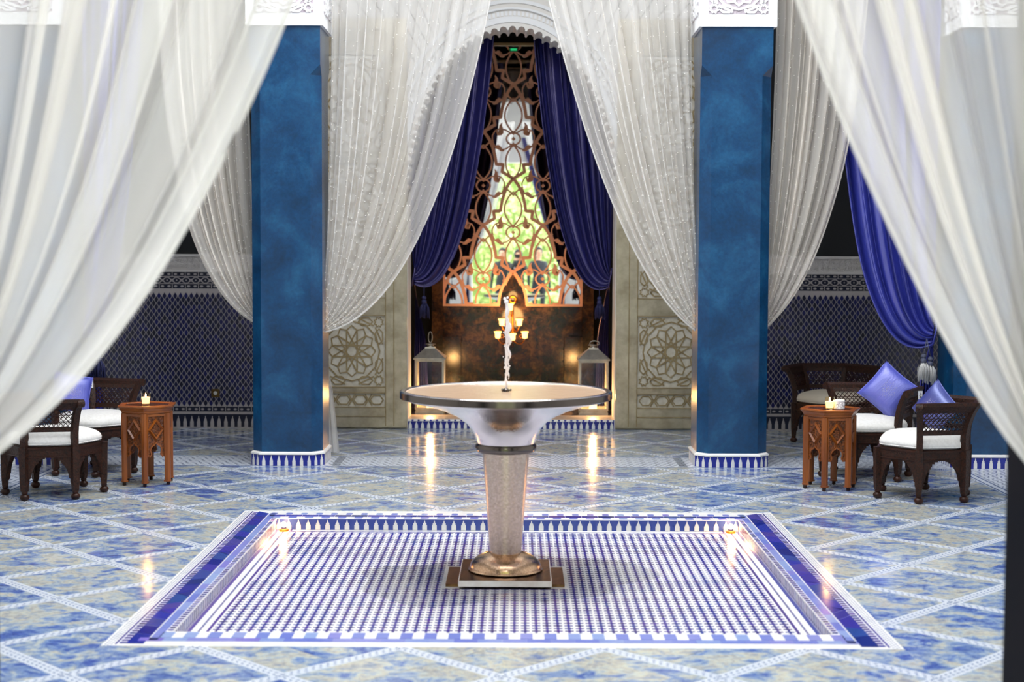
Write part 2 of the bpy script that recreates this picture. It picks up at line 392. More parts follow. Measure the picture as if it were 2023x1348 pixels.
# mosaic bands in line with the pillars
bnd = MB(); bch = MB()
for y0, y1 in ((10.80, 11.36),):
    for yy in (y0+.012, y1-.012): bnd.box(-4.6, 4.6, yy-.004, yy+.004, -.01, .0012)
    n = int(9.2/.05)
    for r in range(9):
        for k in range(n):
            x = -4.6+(k+.5*(r % 2))*.05; y = y0+.05+r*.056
            d = .012 if (k+r) % 2 else -.012
            bch.add([(x-.016, y-d, .0012), (x+.012, y+d-.006, .0012), (x+.016, y+d+.006, .0012), (x-.012, y-d+.012, .0012)], [(0, 1, 2, 3)])
for s in (-1, 1):
    for xx in (3.252, 3.30, 3.72, 3.77): bnd.box(min(s*xx, s*(xx+.012)), max(s*xx, s*(xx+.012)), 3.9, 10.8, -.01, .0012)
    for r in range(9):
        for k in range(110):
            y = 5.4+k*.05; x = s*(3.33+r*.045); d = .012 if (k+r) % 2 else -.012
            if y > 10.78: continue
            bch.add([(x-d, y-.016, .0012), (x-d+.012, y-.012, .0012), (x+d+.006, y+.016, .0012), (x+d-.006, y+.012, .0012)], [(0, 1, 2, 3)])
    for yy in (0, 1):   # slanted hatch borders beside each pillar
        for k in range(9):
            x0 = s*(1.30-.0*k); y = 10.84+k*.056
            bch.add([(s*1.25, y, .0014), (s*1.31, y+.01, .0014), (s*1.31, y+.03, .0014), (s*1.25, y+.02, .0014)], [(0, 1, 2, 3)])
bnd.build('band_lines', CHIP, floor, kind='stuff'); bch.build('band_chips', CHIP, floor, kind='stuff')

# ================================================================== SUNKEN POOL
pool = empty('sunken_pool', (0, 7.35, 0), label='shallow sunken square mosaic pool with blue and white tiled rim around the fountain', category='pool')
def P(o): o.location = (0, -7.35, 0); return o
g = MB()
g.box(-IX-.02, IX+.02, IY0-.02, IY1+.02, PZ-.03, PZ)                                         # floor
g.box(-PX, -IX, PY0, PY1, PZ-.03, 0); g.box(IX, PX, PY0, PY1, PZ-.03, 0)
g.box(-IX, IX, PY0, IY0, PZ-.03, 0); g.box(-IX, IX, IY1, PY1, PZ-.03, 0)
P(g.build('basin_bed', WHITE_TILE, pool))
# cross tiles of the field
a, b_ = .0190, .0060
cross = [(-b_, -a), (b_, -a), (b_, -b_), (a, -b_), (a, b_), (b_, b_), (b_, a), (-b_, a), (-b_, b_), (-a, b_), (-a, -b_), (-b_, -b_)]
cme = MB().prism(cross, XY(), 0, .0016).mesh('cross_tile', POOL_BLUE)
pts = []; s_ = .0465; fx, fy0, fy1 = IX-.10, IY0+.03, IY1-.075
nx, ny = int(2*fx/s_), int((fy1-fy0)/s_)
for j in range(ny):
    for i in range(nx):
        pts.append((-fx+(i+.5)*2*fx/nx, fy0+(j+.5)*s_))
shown = set((i, j) for j in range(ny) for i in range(nx) if j < 300//nx)
rest = MB(); cnt = 0
for idx, (x, y) in enumerate(pts):
    if abs(x) < .3 and 7.1 < y < 7.62: continue
    if cnt < 300: inst('cross_tile', cme, pool, (x, y-7.35, PZ)); cnt += 1
    else: rest.prism([(x+p[0], y+p[1]) for p in cross], XY(PZ), 0, .0016)
P(rest.build('cross_mosaic', POOL_BLUE, pool, kind='stuff'))
# stripes of the field's margin
g = MB()
for s in (-1, 1):
    for xx, ww in ((.082, .013), (.0, .016)): g.box(min(s*(IX-xx), s*(IX-xx-ww)), max(s*(IX-xx), s*(IX-xx-ww)), IY0, IY1, PZ-.01, PZ+.0016)
    for k in range(int((IY1-IY0)/.03)):
        y = IY0+k*.03+.008; g.box(s*(IX-.050)-.005, s*(IX-.050)+.005, y, y+.018, PZ-.01, PZ+.0016)
g.box(-IX+.09, IX-.09, IY1-.066, IY1-.054, PZ-.01, PZ+.0016); g.box(-IX+.09, IX-.09, IY0+.01, IY0+.022, PZ-.01, PZ+.0016)
P(g.build('margin_stripes', POOL_BLUE, pool, kind='stuff'))
# rim tiles: side frames
dent = MB(); tiles = MB(); white = MB(); dots = MB()
for s in (-1, 1):
    x0, x1 = IX, PX
    # from inside out: dentils, blue band, white line, wide cobalt band, dentils, thin line, dotted white
    for k in range(int((IY1-IY0+.2)/.038)):
        y = IY0-.1+k*.038
        if IY0 <= y < IY1: dent.box(*sorted((s*(IX+.002), s*(IX+.025))), y, y+.020, -.01, .0016)
        # face of the step: small blue darts
        if IY0 <= y < IY1: dent.box(*sorted((s*(IX+.002), s*(IX-.0015))), y, y+.019, PZ+.012, -.008)
    for k in range(int((PY1-PY0-.06)/.038)):
        y = PY0+.04+k*.038; dent.box(*sorted((s*(PX-.090), s*(PX-.064))), y, y+.021, -.01, .0016)
    dent.box(*sorted((s*(PX-.057), s*(PX-.049))), PY0+.03, PY1-.03, -.01, .0016)
    for k in range(int((PY1-PY0)/.026)):
        y = PY0+k*.026
        for r in range(3): dots.box(s*(PX-.038+r*.012)-.003, s*(PX-.038+r*.012)+.003, y+.013*(r % 2), y+.008+.013*(r % 2), -.01, .0008)
    # blue band: tiles
    y = PY0+.085
    while y < PY1-.1:
        h = random.uniform(.09, .16); y2 = min(y+h, PY1-.1)
        tiles.box(*sorted((s*(IX+.029), s*(IX+.066))), y, y2-.002, -.01, .0020); y = y2
tb = []
for s in (-1, 1):     # wide band of slanted cobalt tiles, one by one
    y = PY0+.034; sl = 0
    while y < PY1-.1:
        h = random.uniform(.10, .16); sl2 = random.choice((-1, 1))*random.uniform(.02, .085); y2 = min(y+h, PY1-.1)
        xa, xb = s*(IX+.073), s*(IX+.143)
        p = [(xa, y+.0035), (xb, y+sl+.0035), (xb, y2+sl2-.0035), (xa, y2-.0035)]
        if s < 0: p = p[::-1]
        o = MB().prism(p, XY(), -.005, random.uniform(.0016, .0026)).build('rim_tile', BLUE_TILE, pool); P(o); y = y2; sl = sl2
P(dent.build('dentil_border', POOL_BLUE, pool, kind='stuff')); P(tiles.build('blue_border', PALE_BLUE_TILE, pool, kind='stuff')); P(dots.build('dotted_border', CHIP, pool, kind='stuff'))
# back and front rims: discs on white, blue joint band, pale squares on white
me_sq = MB().prism([(-.024, -.02), (-.012, -.026), (.012, -.026), (.024, -.02), (.024, .02), (.012, .026), (-.012, .026), (-.024, .02)], XY(), -.004, .002).mesh('square_tile', PALE_BLUE_TILE)
me_sq2 = MB().prism([(-.019, -.02), (-.010, -.027), (.010, -.027), (.019, -.02), (.019, .02), (.010, .027), (-.010, .027), (-.019, .02)], XY(), -.004, .002).mesh('oval_tile', PALE_BLUE_TILE)
me_bl = MB().box(-.0475, .0475, -.024, .024, -.004, .002).mesh('band_tile', BLUE_TILE)
n = int(2*(IX+.06)/.0975)
for k in range(n):
    x = -(n-1)/2*.0975+k*.0975
    inst('square_tile', me_sq, pool, (x, IY1+.040-7.35, 0)); inst('band_tile', me_bl, pool, (x, IY1+.098-7.35, 0))
for k in range(34):
    inst('oval_tile', me_sq2, pool, (-1.485+k*.09, IY1+.165-7.35, 0))
me_f1 = MB().box(-.025, .025, -.042, .042, -.004, .002).mesh('square_tile', PALE_BLUE_TILE)
me_f2 = MB().box(-.0485, .0485, -.024, .024, -.004, .002).mesh('band_tile', PALE_BLUE_TILE)
for k in range(29):
    inst('square_tile', me_f1, pool, ((k-14)*.0975, IY0-.055-7.35, 0))
for k in range(30): inst('band_tile', me_f2, pool, ((k-14.5)*.0975, IY0-.128-7.35, 0))
# merlon frieze on the far inner face
g = MB(); g.box(-IX, IX, IY1-.0015, IY1+.02, PZ, -.002); P(g.build('frieze_ground', BLUE_TILE, pool))
mer = [(-.014, 0), (.014, 0), (.014, .028), (.010, .030), (.010, .038), (.004, .044), (.002, .056), (-.002, .056), (-.004, .044), (-.010, .038), (-.010, .030), (-.014, .028)]
mme = MB().prism(mer, lambda x, z, h: (x, -h, z), 0, .003).mesh('merlon_tile', MERLON)
for k in range(48): inst('merlon_tile', mme, pool, (-1.34+k*.057, IY1-.0015-7.35, PZ+.002))
# water film
g = MB(); M_ = 72; rr_ = [.30, .38, .46, .54, .60]
pud = lambda a_: 1+.16*math.sin(a_*2+.6)+.08*math.sin(a_*5)+.05*math.sin(a_*9+1)
g.add([(r*(1 if i == 0 else pud(2*PI*k/M_))*math.cos(2*PI*k/M_)*1.1, 7.34+r*(1 if i == 0 else pud(2*PI*k/M_))*math.sin(2*PI*k/M_), PZ+(.007 if i < 4 else .0018)) for i, r in enumerate([.02]+rr_) for k in range(M_)],
      [(i*M_+k, (i+1)*M_+k, (i+1)*M_+(k+1) % M_, i*M_+(k+1) % M_) for i in range(len(rr_)) for k in range(M_)])
P(g.build('water_film', WATER, pool, 180, label='puddle of clear water rippling around the fountain base'))
# two lamps in the far corners
for s, lab in ((-1, 'small glowing pool light in the left far corner of the sunken pool'), (1, 'small glowing pool light in the right far corner of the sunken pool')):
    e = empty('pool_light', (s*(IX-.05), IY1-.045, PZ), label=lab, category='light')
    MB().lathe([(.028, 0), (.028, .012), (.022, .014)], 16, cap0=True, cap1=True).build('housing', BRASS, e, 40)
    MB().ball((0, 0, .038), .017, 12).build('bulb', BULB, e, 180)
    lamp('pool_glow', (s*(IX-.05), IY1-.075, PZ+.075), .26, .02)

# ================================================================== FOUNTAIN
ft = empty('fountain', (0, 7.35, PZ), label='tall silver pedestal fountain with a wide round basin in the sunken pool', category='fountain')
MB().box(-.29, .29, -.20, .20, 0, .014).build('lower_plate', BRONZE, ft, label='dark bronze lower base plate')
MB().box(-.226, .226, -.26, .26, .014, .042).build('base_plate', PLATEW, ft)
MB().box(-.222, .222, -.256, .256, .042, .0435).build('plate_top', BRONZE, ft)
prof = [(.176, .044), (.186, .050), (.182, .058)]+[(.178*math.cos(t), .058+.085*math.sin(t)) for t in [i*PI/2/10*.86 for i in range(11)]]
MB().lathe(prof, 48, cap0=True, cap1=True).build('dome_foot', DOME, ft, 50)
MB().lathe([(.082, .118), (.086, .126), (.080, .134)]+[(.079+(.117-.079)*i/12, .134+(.64-.134)*i/12) for i in range(13)], 48, cap0=True, cap1=True).build('stem', STEEL, ft, 50)
MB().lathe([(.118, .638), (.146, .640), (.152, .648), (.152, .672), (.146, .680), (.13, .682)], 48, cap0=True, cap1=True).build('collar', DARKSTEEL, ft, 40)
bow = [(.143, .680), (.150, .70), (.160, .728), (.176, .757), (.205, .788), (.25, .818), (.32, .850), (.41, .878), (.49, .897), (.512, .903),
       (.522, .908), (.524, .940), (.518, .945), (.500, .945), (.496, .940)]
MB().lathe(bow, 72, cap0=True).build('basin', STEELB, ft, 35)
MB().lathe([(.497, .941), (.49, .934), (.42, .926), (.25, .912), (.06, .904), (.001, .904)], 72).build('basin_lining', LINING, ft, 60, label='inside of the basin, sky reflection put into its pale colour')
MB().lathe([(.5235, .907), (.5275, .909), (.5275, .939), (.524, .942)], 72).build('rim_band', DARKSTEEL, ft, 40)
g = MB(); vs = []; M = 64
rings = [.001, .05, .1, .15, .2, .25, .3, .35, .4, .45, .493]
for r in rings:
    for k in range(M): vs.append((r*math.cos(2*PI*k/M), r*math.sin(2*PI*k/M), .9385+.0022*math.sin(r*70)*math.exp(-r*4)))
g.add(vs, [(i*M+k, i*M+(k+1) % M, (i+1)*M+(k+1) % M, (i+1)*M+k) for i in range(len(rings)-1) for k in range(M)])
g.build('basin_water', BASINWATER, ft, 180, label='rippled water filling the basin')
g = MB(); g.lathe([(.016, .90), (.016, .945), (.009, .955)], 12, cap1=True)
for k in range(5): g.ball((.022*math.cos(k*1.25), .022*math.sin(k*1.25), .946), .007, 6)
g.build('nozzle', DARKSTEEL, ft, 60)
jet = MB(); rnd = random.Random(3)
def stream(pts, rs):
    jet.tube(pts, lambda t: rs[min(len(rs)-1, int(t*(len(rs)-1)+.5))], 7)
zs = [.95+.43*i/40 for i in range(41)]
stream([(.002*math.sin(i*.9)+.001*i/10, .0015*math.cos(i), z) for i, z in enumerate(zs)], [.0045+.004*rnd.random()+.005*max(0, math.sin(i*.55))*(i/40) for i in range(41)])
zs = [1.10+.20*i/22 for i in range(23)]
stream([(.014+.005*math.sin(i*.8), .004*math.cos(i*.7), z) for i, z in enumerate(zs)], [.003+.007*abs(math.sin(i*.45))*rnd.uniform(.4, 1) for i in range(23)])
zs = [1.00+.10*i/10 for i in range(11)]
stream([(.011+.003*math.sin(i*1.3), 0, z) for i, z in enumerate(zs)], [.002+.004*rnd.random() for i in range(11)])
for k in range(26): jet.ball((rnd.gauss(.004, .010), rnd.gauss(0, .008), 1.05+.36*rnd.random()), rnd.uniform(.002, .005), 6)
jet.ball((0, 0, 1.385), .012, 8); jet.ball((-.008, 0, 1.40), .008, 8); jet.ball((.006, 0, 1.405), .006, 8)
jet.build('water_jet', JET, ft, 180, label='thin broken white jet of water rising from the basin')

# ================================================================== PILLARS
FR = (10.81, 11.34)
def rosette(R):
    """12-fold star strapwork inside a square of half-size R"""
    L = []; pt = lambda a, r: (r*R*math.cos(a), r*R*math.sin(a))
    for k in range(12):
        a0 = PI/12+k*PI/6; L.append([pt(a0, .62), pt(a0+5*PI/6, .62)])
    z = []
    for k in range(24): z.append(pt(k*PI/12, .62 if k % 2 else .73))
    L.append(z+[z[0]])
    d = [pt(k*PI/6, .86) for k in range(13)]; L.append(d)
    for sx in (-1, 1):
        for sy in (-1, 1):
            c = (sx*.83*R, sy*.83*R)
            L.append([(c[0]+R*(.15 if k % 2 else .10)*math.cos(k*PI/8), c[1]+R*(.15 if k % 2 else .10)*math.sin(k*PI/8)) for k in range(17)])
        for ax in (0, 1):
            for o in (-1, 1):
                c = (o*.42*R, sx*.84*R)
                h = [(c[0]+x*R, c[1]+y*R) for x, y in ((-.22, 0), (-.11, .11), (.11, .11), (.22, 0), (.11, -.11), (-.11, -.11), (-.22, 0))]
                L.append(h if ax == 0 else [(q, p) for p, q in h])
        L.append([(-.68*R, sx*.72*R), (-.2*R, sx*.95*R)]); L.append([(.68*R, sx*.72*R), (.2*R, sx*.95*R)])
        L.append([(sx*.72*R, -.68*R), (sx*.95*R, -.2*R)]); L.append([(sx*.72*R, .68*R), (sx*.95*R, .2*R)])
    return L
SKIRT = pm('cobalt_skirting', lin(16, 30, 128), .15, var=(lin(24, 40, 140), 12, 3))
def pillar(x0, x1, y0, y1, label, sides=True, group=None):
    cx, cy = (x0+x1)/2, (y0+y1)/2; hx, hy = (x1-x0)/2-.012, (y1-y0)/2-.012
    e = empty('blue_pillar', (cx, cy, 0), label=label, category='pillar')
    if group: e['group'] = group
    c = .075
    oc = [(-hx+c, -hy), (hx-c, -hy), (hx, -hy+c), (hx, hy-c), (hx-c, hy), (-hx+c, hy), (-hx, hy-c), (-hx, -hy+c)]
    g = MB(); zl, zh = 2.85, 2.925
    n8 = 8; g.add([(x, y, .10) for x, y in oc]+[(x, y, zl) for x, y in oc], [(i, (i+1) % 8, 8+(i+1) % 8, 8+i) for i in range(8)])
    # the chamfers run out in pointed stops below a square head
    sq = [(-hx, -hy), (hx, -hy), (hx, hy), (-hx, hy)]
    g.add([(x, y, zl) for x, y in oc]+[(x, y, zh) for x, y in sq], [(0, 1, 9, 8), (2, 3, 10, 9), (4, 5, 11, 10), (6, 7, 8, 11), (1, 2, 9), (3, 4, 10), (5, 6, 11), (7, 0, 8)])
    g.add([(x, y, zh) for x, y in sq]+[(x, y, 3.21) for x, y in sq], [(i, (i+1) % 4, 4+(i+1) % 4, 4+i) for i in range(4)])
    g.build('shaft', TADELAKT, e)
    # white carved capital
    q = .022; H = MB()
    H.box(-hx-q, hx+q, -hy-q, hy+q, 3.20, 4.96)
    H.build('capital', PLASTER, e)
    for fc in range(4):
        mp = [lambda x, z, h: (x, -hy-q-h, z), lambda x, z, h: (hx+q+h, x, z), lambda x, z, h: (-x, hy+q+h, z), lambda x, z, h: (-hx-q-h, -x, z)][fc]
        wd = (hx if fc % 2 == 0 else hy)+q
        A, B = wd-.065, .62
        g = MB(); g.prism([(-A, 3.29), (A, 3.29), (A, 3.29+2*A), (-A, 3.29+2*A)], mp, -.01, .0012, 1)
        for ln in rosette(A): g.strap([(p[0], p[1]+3.29+A) for p in ln], .016, mp, 0, .011)
        g.build('carved_panel', [PLASTER, CARVED_BG], e)
    # tiled skirting
    bx, by = hx+.012, hy+.012
    ob = [(-bx+c, -by), (bx-c, -by), (bx, -by+c), (bx, by-c), (bx-c, by), (-bx+c, by), (-bx, by-c), (-bx, -by+c)]
    MB().prism(ob, XY(), 0, .085).build('skirting', SKIRT, e)
    ow = [(x*1.022, y*1.022) for x, y in ob]; iw = [(x*.95, y*.95) for x, y in ob]
    g = MB(); n = 8; vs = [(x, y, .083) for x, y in ow]+[(x, y, .094) for x, y in ow]+[(x, y, .104) for x, y in iw]
    g.add(vs, [(i, (i+1) % n, n+(i+1) % n, n+i) for i in range(n)]+[(n+i, n+(i+1) % n, 2*n+(i+1) % n, 2*n+i) for i in range(n)]+[tuple(range(16, 24))]); g.build('white_ledge', WHITE_TILE, e)
    mm = [(x*.88, z*1.36) for x, z in mer]
    me = MB().prism(mm, lambda x, z, h: (x, -h, z), 0, .003).mesh('merlon_tile', MERLON)
    for i in range(8):
        (ax, ay), (bx_, by_) = ob[i], ob[(i+1) % 8]; L = math.hypot(bx_-ax, by_-ay); ang = math.atan2(by_-ay, bx_-ax)
        k = max(1, round(L/.055))
        if not sides and i not in (4, 3, 5, 6): pass
        for j in range(k):
            t = (j+.5)/k; inst('merlon_tile', me, e, (ax+(bx_-ax)*t, ay+(by_-ay)*t, .002), ang)
    return e
pillar(-1.905, -1.367, *FR, 'blue plastered pillar left of the fountain, white carved capital')
pillar(1.367, 1.905, *FR, 'blue plastered pillar right of the fountain, white carved capital')
pillar(-3.80, -3.25, 10.81, 11.40, 'far left corner pillar seen through the near left sheer curtain')
pillar(3.25, 3.80, 10.81, 11.40, 'far right corner pillar behind the front right carved chair')
SHADEPLASTER = pm('shaded_plaster', lin(15, 17, 23), .75, var=(lin(22, 20, 24), 3, 5), ior=1.15)  # shade put into the colour; the pillar itself is blue plaster
def nearpillar(s, label):
    a, b = (1.325, 1.86) if s > 0 else (-1.83, -1.295)
    e = empty('shaded_pillar', ((a+b)/2, 3.625, 0), label=label, category='pillar')
    c, h = .06, .265; oc = [(-h+c, -h), (h-c, -h), (h, -h+c), (h, h-c), (h-c, h), (-h+c, h), (-h, h-c), (-h, -h+c)]
    MB().prism(oc, XY(), .1, 3.25).build('shaft', SHADEPLASTER, e)
    MB().prism([(x*1.02, y*1.02) for x, y in oc], XY(), 0, .1).build('skirting', SHADEPLASTER, e)
    MB().box(-.285, .285, -.285, .285, 3.25, 4.96).build('capital', PLASTER, e)
nearpillar(1, 'near pillar with shade put into its colour, cut by the right edge of the picture'); nearpillar(-1, 'near pillar with shade put into its colour, beside the left near sheer curtain')

# ================================================================== ROOM SHELL
def struct(name, mb, m, **kw): return mb.build(name, m, None, kind='structure', **kw)
WY = 13.18
ceil = MB()
ceil.box(-6, 6, -.2, 3.62, 5.2, 5.4); ceil.box(-6, 6, 11.08, 14.7, 5.2, 5.4); ceil.box(-6, -3.64, 3.62, 11.08, 5.2, 5.4); ceil.box(3.64, 6, 3.62, 11.08, 5.2, 5.4)
for b_ in ((-3.9, 3.9, 3.6, 4.2), (-3.9, 3.9, 10.5, 11.1), (-3.9, -1.95, 4.2, 10.5), (1.95, 3.9, 4.2, 10.5)): ceil.box(*b_, 5.9, 6.1)
struct('ceiling', ceil, PLASTER)
bm_ = MB()
for y0, y1 in ((10.86, 11.29), (3.41, 3.84)): bm_.box(-6, 6, y0, y1, 4.95, 6)
for s in (-1, 1): bm_.box(*sorted((s*3.30, s*3.76)), 3.84, 10.86, 4.95, 6)
struct('trim_1', bm_, PLASTER, label='white beams carried by the pillars around the open courtyard')
struct('wall_left', MB().box(-6.1, -5.9, -.2, 14.7, 0, 5.4), PLASTER2); struct('wall_right', MB().box(5.9, 6.1, -.2, 14.7, 0, 5.4), PLASTER2)
# back wall: dark fields over the tiled dado on either side, white centre with lobed arch
struct('wall_back_left', MB().box(-5.9, -1.96, WY, WY+.4, 0, 5.3), DARKWALL); struct('wall_back_right', MB().box(1.96, 5.9, WY, WY+.4, 0, 5.3), DARKWALL)
aw = empty('wall_back', (0, 0, 0), kind='structure', label='white stucco wall with a lobed arch over the central niche')
out = []; EA, EB, EZ = .92, 1.53, 2.0
# lobes along the ellipse
tt = [i/4000*PI for i in range(4001)]; pl = [(EA*math.cos(t), EZ+EB*math.sin(t)) for t in tt]
S = [0]
for i in range(4000): S.append(S[-1]+math.dist(pl[i], pl[i+1]))
nl = 49; import bisect
def at_s(s):
    i = min(3999, max(0, bisect.bisect(S, s)-1)); t = tt[i]+(s-S[i])/(S[i+1]-S[i])*(tt[i+1]-tt[i]); return t
for k in range(nl):
    c = S[-1]*(k+.5)/nl; hw = S[-1]/nl/2
    for q in range(7):
        a_ = PI*(q+.0)/6; s_ = c-hw*.80*math.cos(a_); d = .034*math.sin(a_)
        t = at_s(max(0, min(S[-1], s_))); nx_, nz = math.cos(t)/EA, math.sin(t)/EB; l = math.hypot(nx_, nz)
        out.append((EA*math.cos(t)+nx_/l*d, EZ+EB*math.sin(t)+nz/l*d))
ring = []
for x, z in out:
    a_ = math.atan2(z-EZ, x); ca, sa = math.cos(a_), math.sin(a_)
    k = min(1.96/max(1e-6, abs(ca)), (4.4-EZ)/max(1e-6, sa) if sa > 1e-6 else 9e9); ring.append((k*ca, EZ+max(0, k*sa)))
n = len(out); g = MB()
g.add([(x, WY, z) for x, z in out]+[(x, WY, z) for x, z in ring], [(i, i+1, n+i+1, n+i) for i in range(n-1)])
# two corners of the rectangle
for i in range(n-1):
    p, q = ring[i], ring[i+1]
    if abs(p[0]-q[0]) > 1e-6 and abs(p[1]-q[1]) > 1e-6:
        cx_ = 1.96 if p[0] > 0 else -1.96; g.add([(p[0], WY, p[1]), (q[0], WY, q[1]), (cx_, WY, 4.4)], [(0, 1, 2)])
g.add([(x, WY, z) for x, z in out]+[(x, WY+.38, z) for x, z in out], [(i, n+i, n+i+1, i+1) for i in range(n-1)])
g.box(-1.96, -.92, WY, WY+.38, 0, EZ); g.box(.92, 1.96, WY, WY+.38, 0, EZ)
g.build('arch_wall', PLASTER2, aw)
for k, (off, wd, hh) in enumerate(((.085, .05, .012), (.175, .018, .03), (.235, .03, .018))):
    p = [((EA+off)*math.cos(t), EZ+(EB+off*1.05)*math.sin(t)) for t in [i*PI/64 for i in range(65)]]
    MB().strap(p, wd, WALL(WY), 0, hh).build('arch_moulding', PLASTER, aw)
g = MB()
for i in range(90):
    t = PI*(i+.5)/90; a_ = (EA+.135); b__ = EB+.142
    x, z = a_*math.cos(t), EZ+b__*math.sin(t); g.strap([(x-.014*math.cos(t), z-.02*math.sin(t)), (x+.014*math.cos(t), z+.02*math.sin(t))], .022, WALL(WY), 0, .008)
g.build('leaf_carving', PLASTER, aw, kind='stuff')
for s in (-1, 1):
    g = MB(); x0, x1 = sorted((s*.055, s*.6)); g.box(x0, x1, WY-.002, WY, 3.845, 3.93, 1)
    for k in range(6):
        xc = x0+.045+k*.09
        for q in range(5):
            a_ = PI*q/4; g.strap([(xc, 3.85), (xc+.03*math.cos(a_), 3.865+.05*math.sin(a_))], .011, WALL(WY), 0, .008)
    g.build('carved_frieze', [PLASTER, STUCCO], aw)
for z0, z1, h in ((3.955, 3.985, .03), (4.0, 4.06, .05), (4.10, 4.4, .03), (4.39, 5.3, 0.0)): MB().box(-1.96, 1.96, WY-h, WY+(.3 if h == 0 else 0), z0, z1).build('cornice' if h else 'upper_wall', PLASTER, aw)
# gallery wall behind the camera with its doorway to the garden
fw_ = MB(); fw_.box(-6, -.92, 1.05, 1.42, 0, 5.3); fw_.box(.92, 6, 1.05, 1.42, 0, 5.3); fw_.box(-.92, .92, 1.05, 1.42, 3.5, 5.3)
struct('wall_front', fw_, PLASTER2)

# ================================================================== TILED DADOES
def dado(s, label):
    e = empty('wall_dado', (s*3.95, WY, 0), label=label, kind='structure')
    X0, X1 = sorted((s*1.97, s*5.9)); ox = s*3.95
    mp = lambda x, z, h: (x-ox, -h, z)
    MB().box(X0-ox, X1-ox, -.02, 0, 0, 1.39).build('strapwork_ground', DADO_GROUT, e)
    W = X1-X0
    g = MB()
    for z0, z1 in ((.012, .125), (.150, .192), (1.245, 1.285), (1.355, 1.390)): g.box(X0-ox, X1-ox, -.0215, -.01, z0, z1)
    g.build('dark_bands', DADO_DARK, e)
    px, pz = .0478, .0658
    hx_, hz = .0155, .0295
    hexa = [(-hx_, -.005), (0, -hz), (hx_, -.005), (hx_, .005), (0, hz), (-hx_, .005)]
    me = MB().prism(hexa, lambda x, z, h: (x, -h, z), 0, .004).mesh('diamond_tile', DADO_NAVY)
    nx_ = int(W/px); rest = MB(); cand = []
    for j in range(int((1.215-.205)/(pz/2))):
        for i in range(nx_):
            x = X0+(i+.5+(.5 if j % 2 else 0))*px; z = .225+j*pz/2
            if x > X1-.02 or z > 1.21: continue
            cand.append((x, z))
    # the three hundred seen best first
    lo, hi = (2.0, 3.05) if s > 0 else (-2.75, -1.98)
    best = sorted(cand, key=lambda q: (0 if lo < q[0] < hi else 1, abs(q[1]-.95)))
    for k, (x, z) in enumerate(best):
        if k < 300: inst('diamond_tile', me, e, (x-ox, -.02, z))
        else: rest.prism([(x-ox+p[0], z+p[1]) for p in hexa], lambda x, z, h: (x, -.02-h, z), 0, .004)
    rest.build('diamond_mosaic', DADO_NAVY, e, kind='stuff')
    wl = MB()
    for zc in (.171, 1.265, 1.3725):
        k = 0
        while X0+k*.058 < X1-.05:
            x = X0+k*.058+.02-ox
            wl.prism([(x-.016, zc), (x-.008, zc-.008), (x+.008, zc-.008), (x+.016, zc), (x+.008, zc+.008), (x-.008, zc+.008)], lambda a, b, h: (a, -.0215-h, b), 0, .002)
            if k % 2: wl.box(x+.026, x+.032, -.0235, -.02, zc-.018, zc+.018)
            k += 1
    wl.build('white_beads', DADO_GROUT, e, kind='stuff')
    st = MB(); dk = MB(); zc = 1.318
    dk.box(X0-ox, X1-ox, -.0215, -.01, 1.29, 1.348)
    k = 0
    while X0+k*.085 < X1-.06:
        x = X0+.04+k*.085-ox
        for i in range(8):
            a0, a1 = PI/8+i*PI/4, PI/8+(i+1)*PI/4
            st.strap([(x+.034*math.cos(a0), zc+.026*math.sin(a0)), (x+.034*math.cos(a1), zc+.026*math.sin(a1))], .007, lambda a, b, h: (a, -.0215-h, b), 0, .002)
        st.strap([(x+.034, zc-.013), (x+.051, zc+.013)], .006, lambda a, b, h: (a, -.0215-h, b), 0, .002); st.strap([(x+.034, zc+.013), (x+.051, zc-.013)], .006, lambda a, b, h: (a, -.0215-h, b), 0, .002)
        st.prism([(x-.008, zc), (x, zc-.008), (x+.008, zc), (x, zc+.008)], lambda a, b, h: (a, -.0215-h, b), 0, .002)
        k += 1
    dk.build('pattern_ground', DADO_DARK, e); st.build('octagon_strapwork', DADO_GROUT, e, kind='stuff')
    MB().box(X0-ox, X1-ox, -.03, 0, 1.39, 1.545).build('stucco_frieze', STUCCO, e)
    g = MB(); g.box(X0-ox, X1-ox, -.04, 0, 1.392, 1.412); g.box(X0-ox, X1-ox, -.045, 0, 1.528, 1.55); g.build('frieze_fillets', pm('stucco_plain', lin(184, 180, 178), .8), e)
    cv = MB()
    k = 0; rr = random.Random(5)
    while X0+k*.05 < X1-.05:
        x = X0+.03+k*.05-ox
        for q in range(2):
            c = (x, 1.445+q*.05); d = 1 if (k+q) % 2 else -1
            sp = [(c[0]+d*(.004+.018*t)*math.cos(t*8), c[1]+(.004+.018*t)*math.sin(t*8)) for t in [i/9 for i in range(10)]]
            cv.strap(sp, .0065, lambda a, b, h: (a, -.03-h, b), 0, .008)
        k += 1
    cv.build('carved_scrolls', STUCCO, e, kind='stuff')
    mm = [(x*1.15, z*1.75) for x, z in mer]; me2 = MB().prism(mm, lambda x, z, h: (x, -h, z), 0, .004).mesh('merlon_tile', DADO_GROUT)
    k = 0
    while X0+.03+k*.0605 < X1:
        x = X0+.03+k*.0605
        if k < 30 or True: inst('merlon_tile', me2, e, (x-ox, -.0215, .012))
        k += 1
dado(-1, 'navy diamond tiled dado with carved stucco frieze on the left back wall')
dado(1, 'navy diamond tiled dado with carved stucco frieze on the right back wall')
so = empty('wall_socket', (-2.632, WY-.024, .315), label='square brass wall socket on the left tiled dado', category='socket')
MB().box(-.037, .037, -.008, 0, -.037, .037).build('plate', SOCKET, so); g = MB()
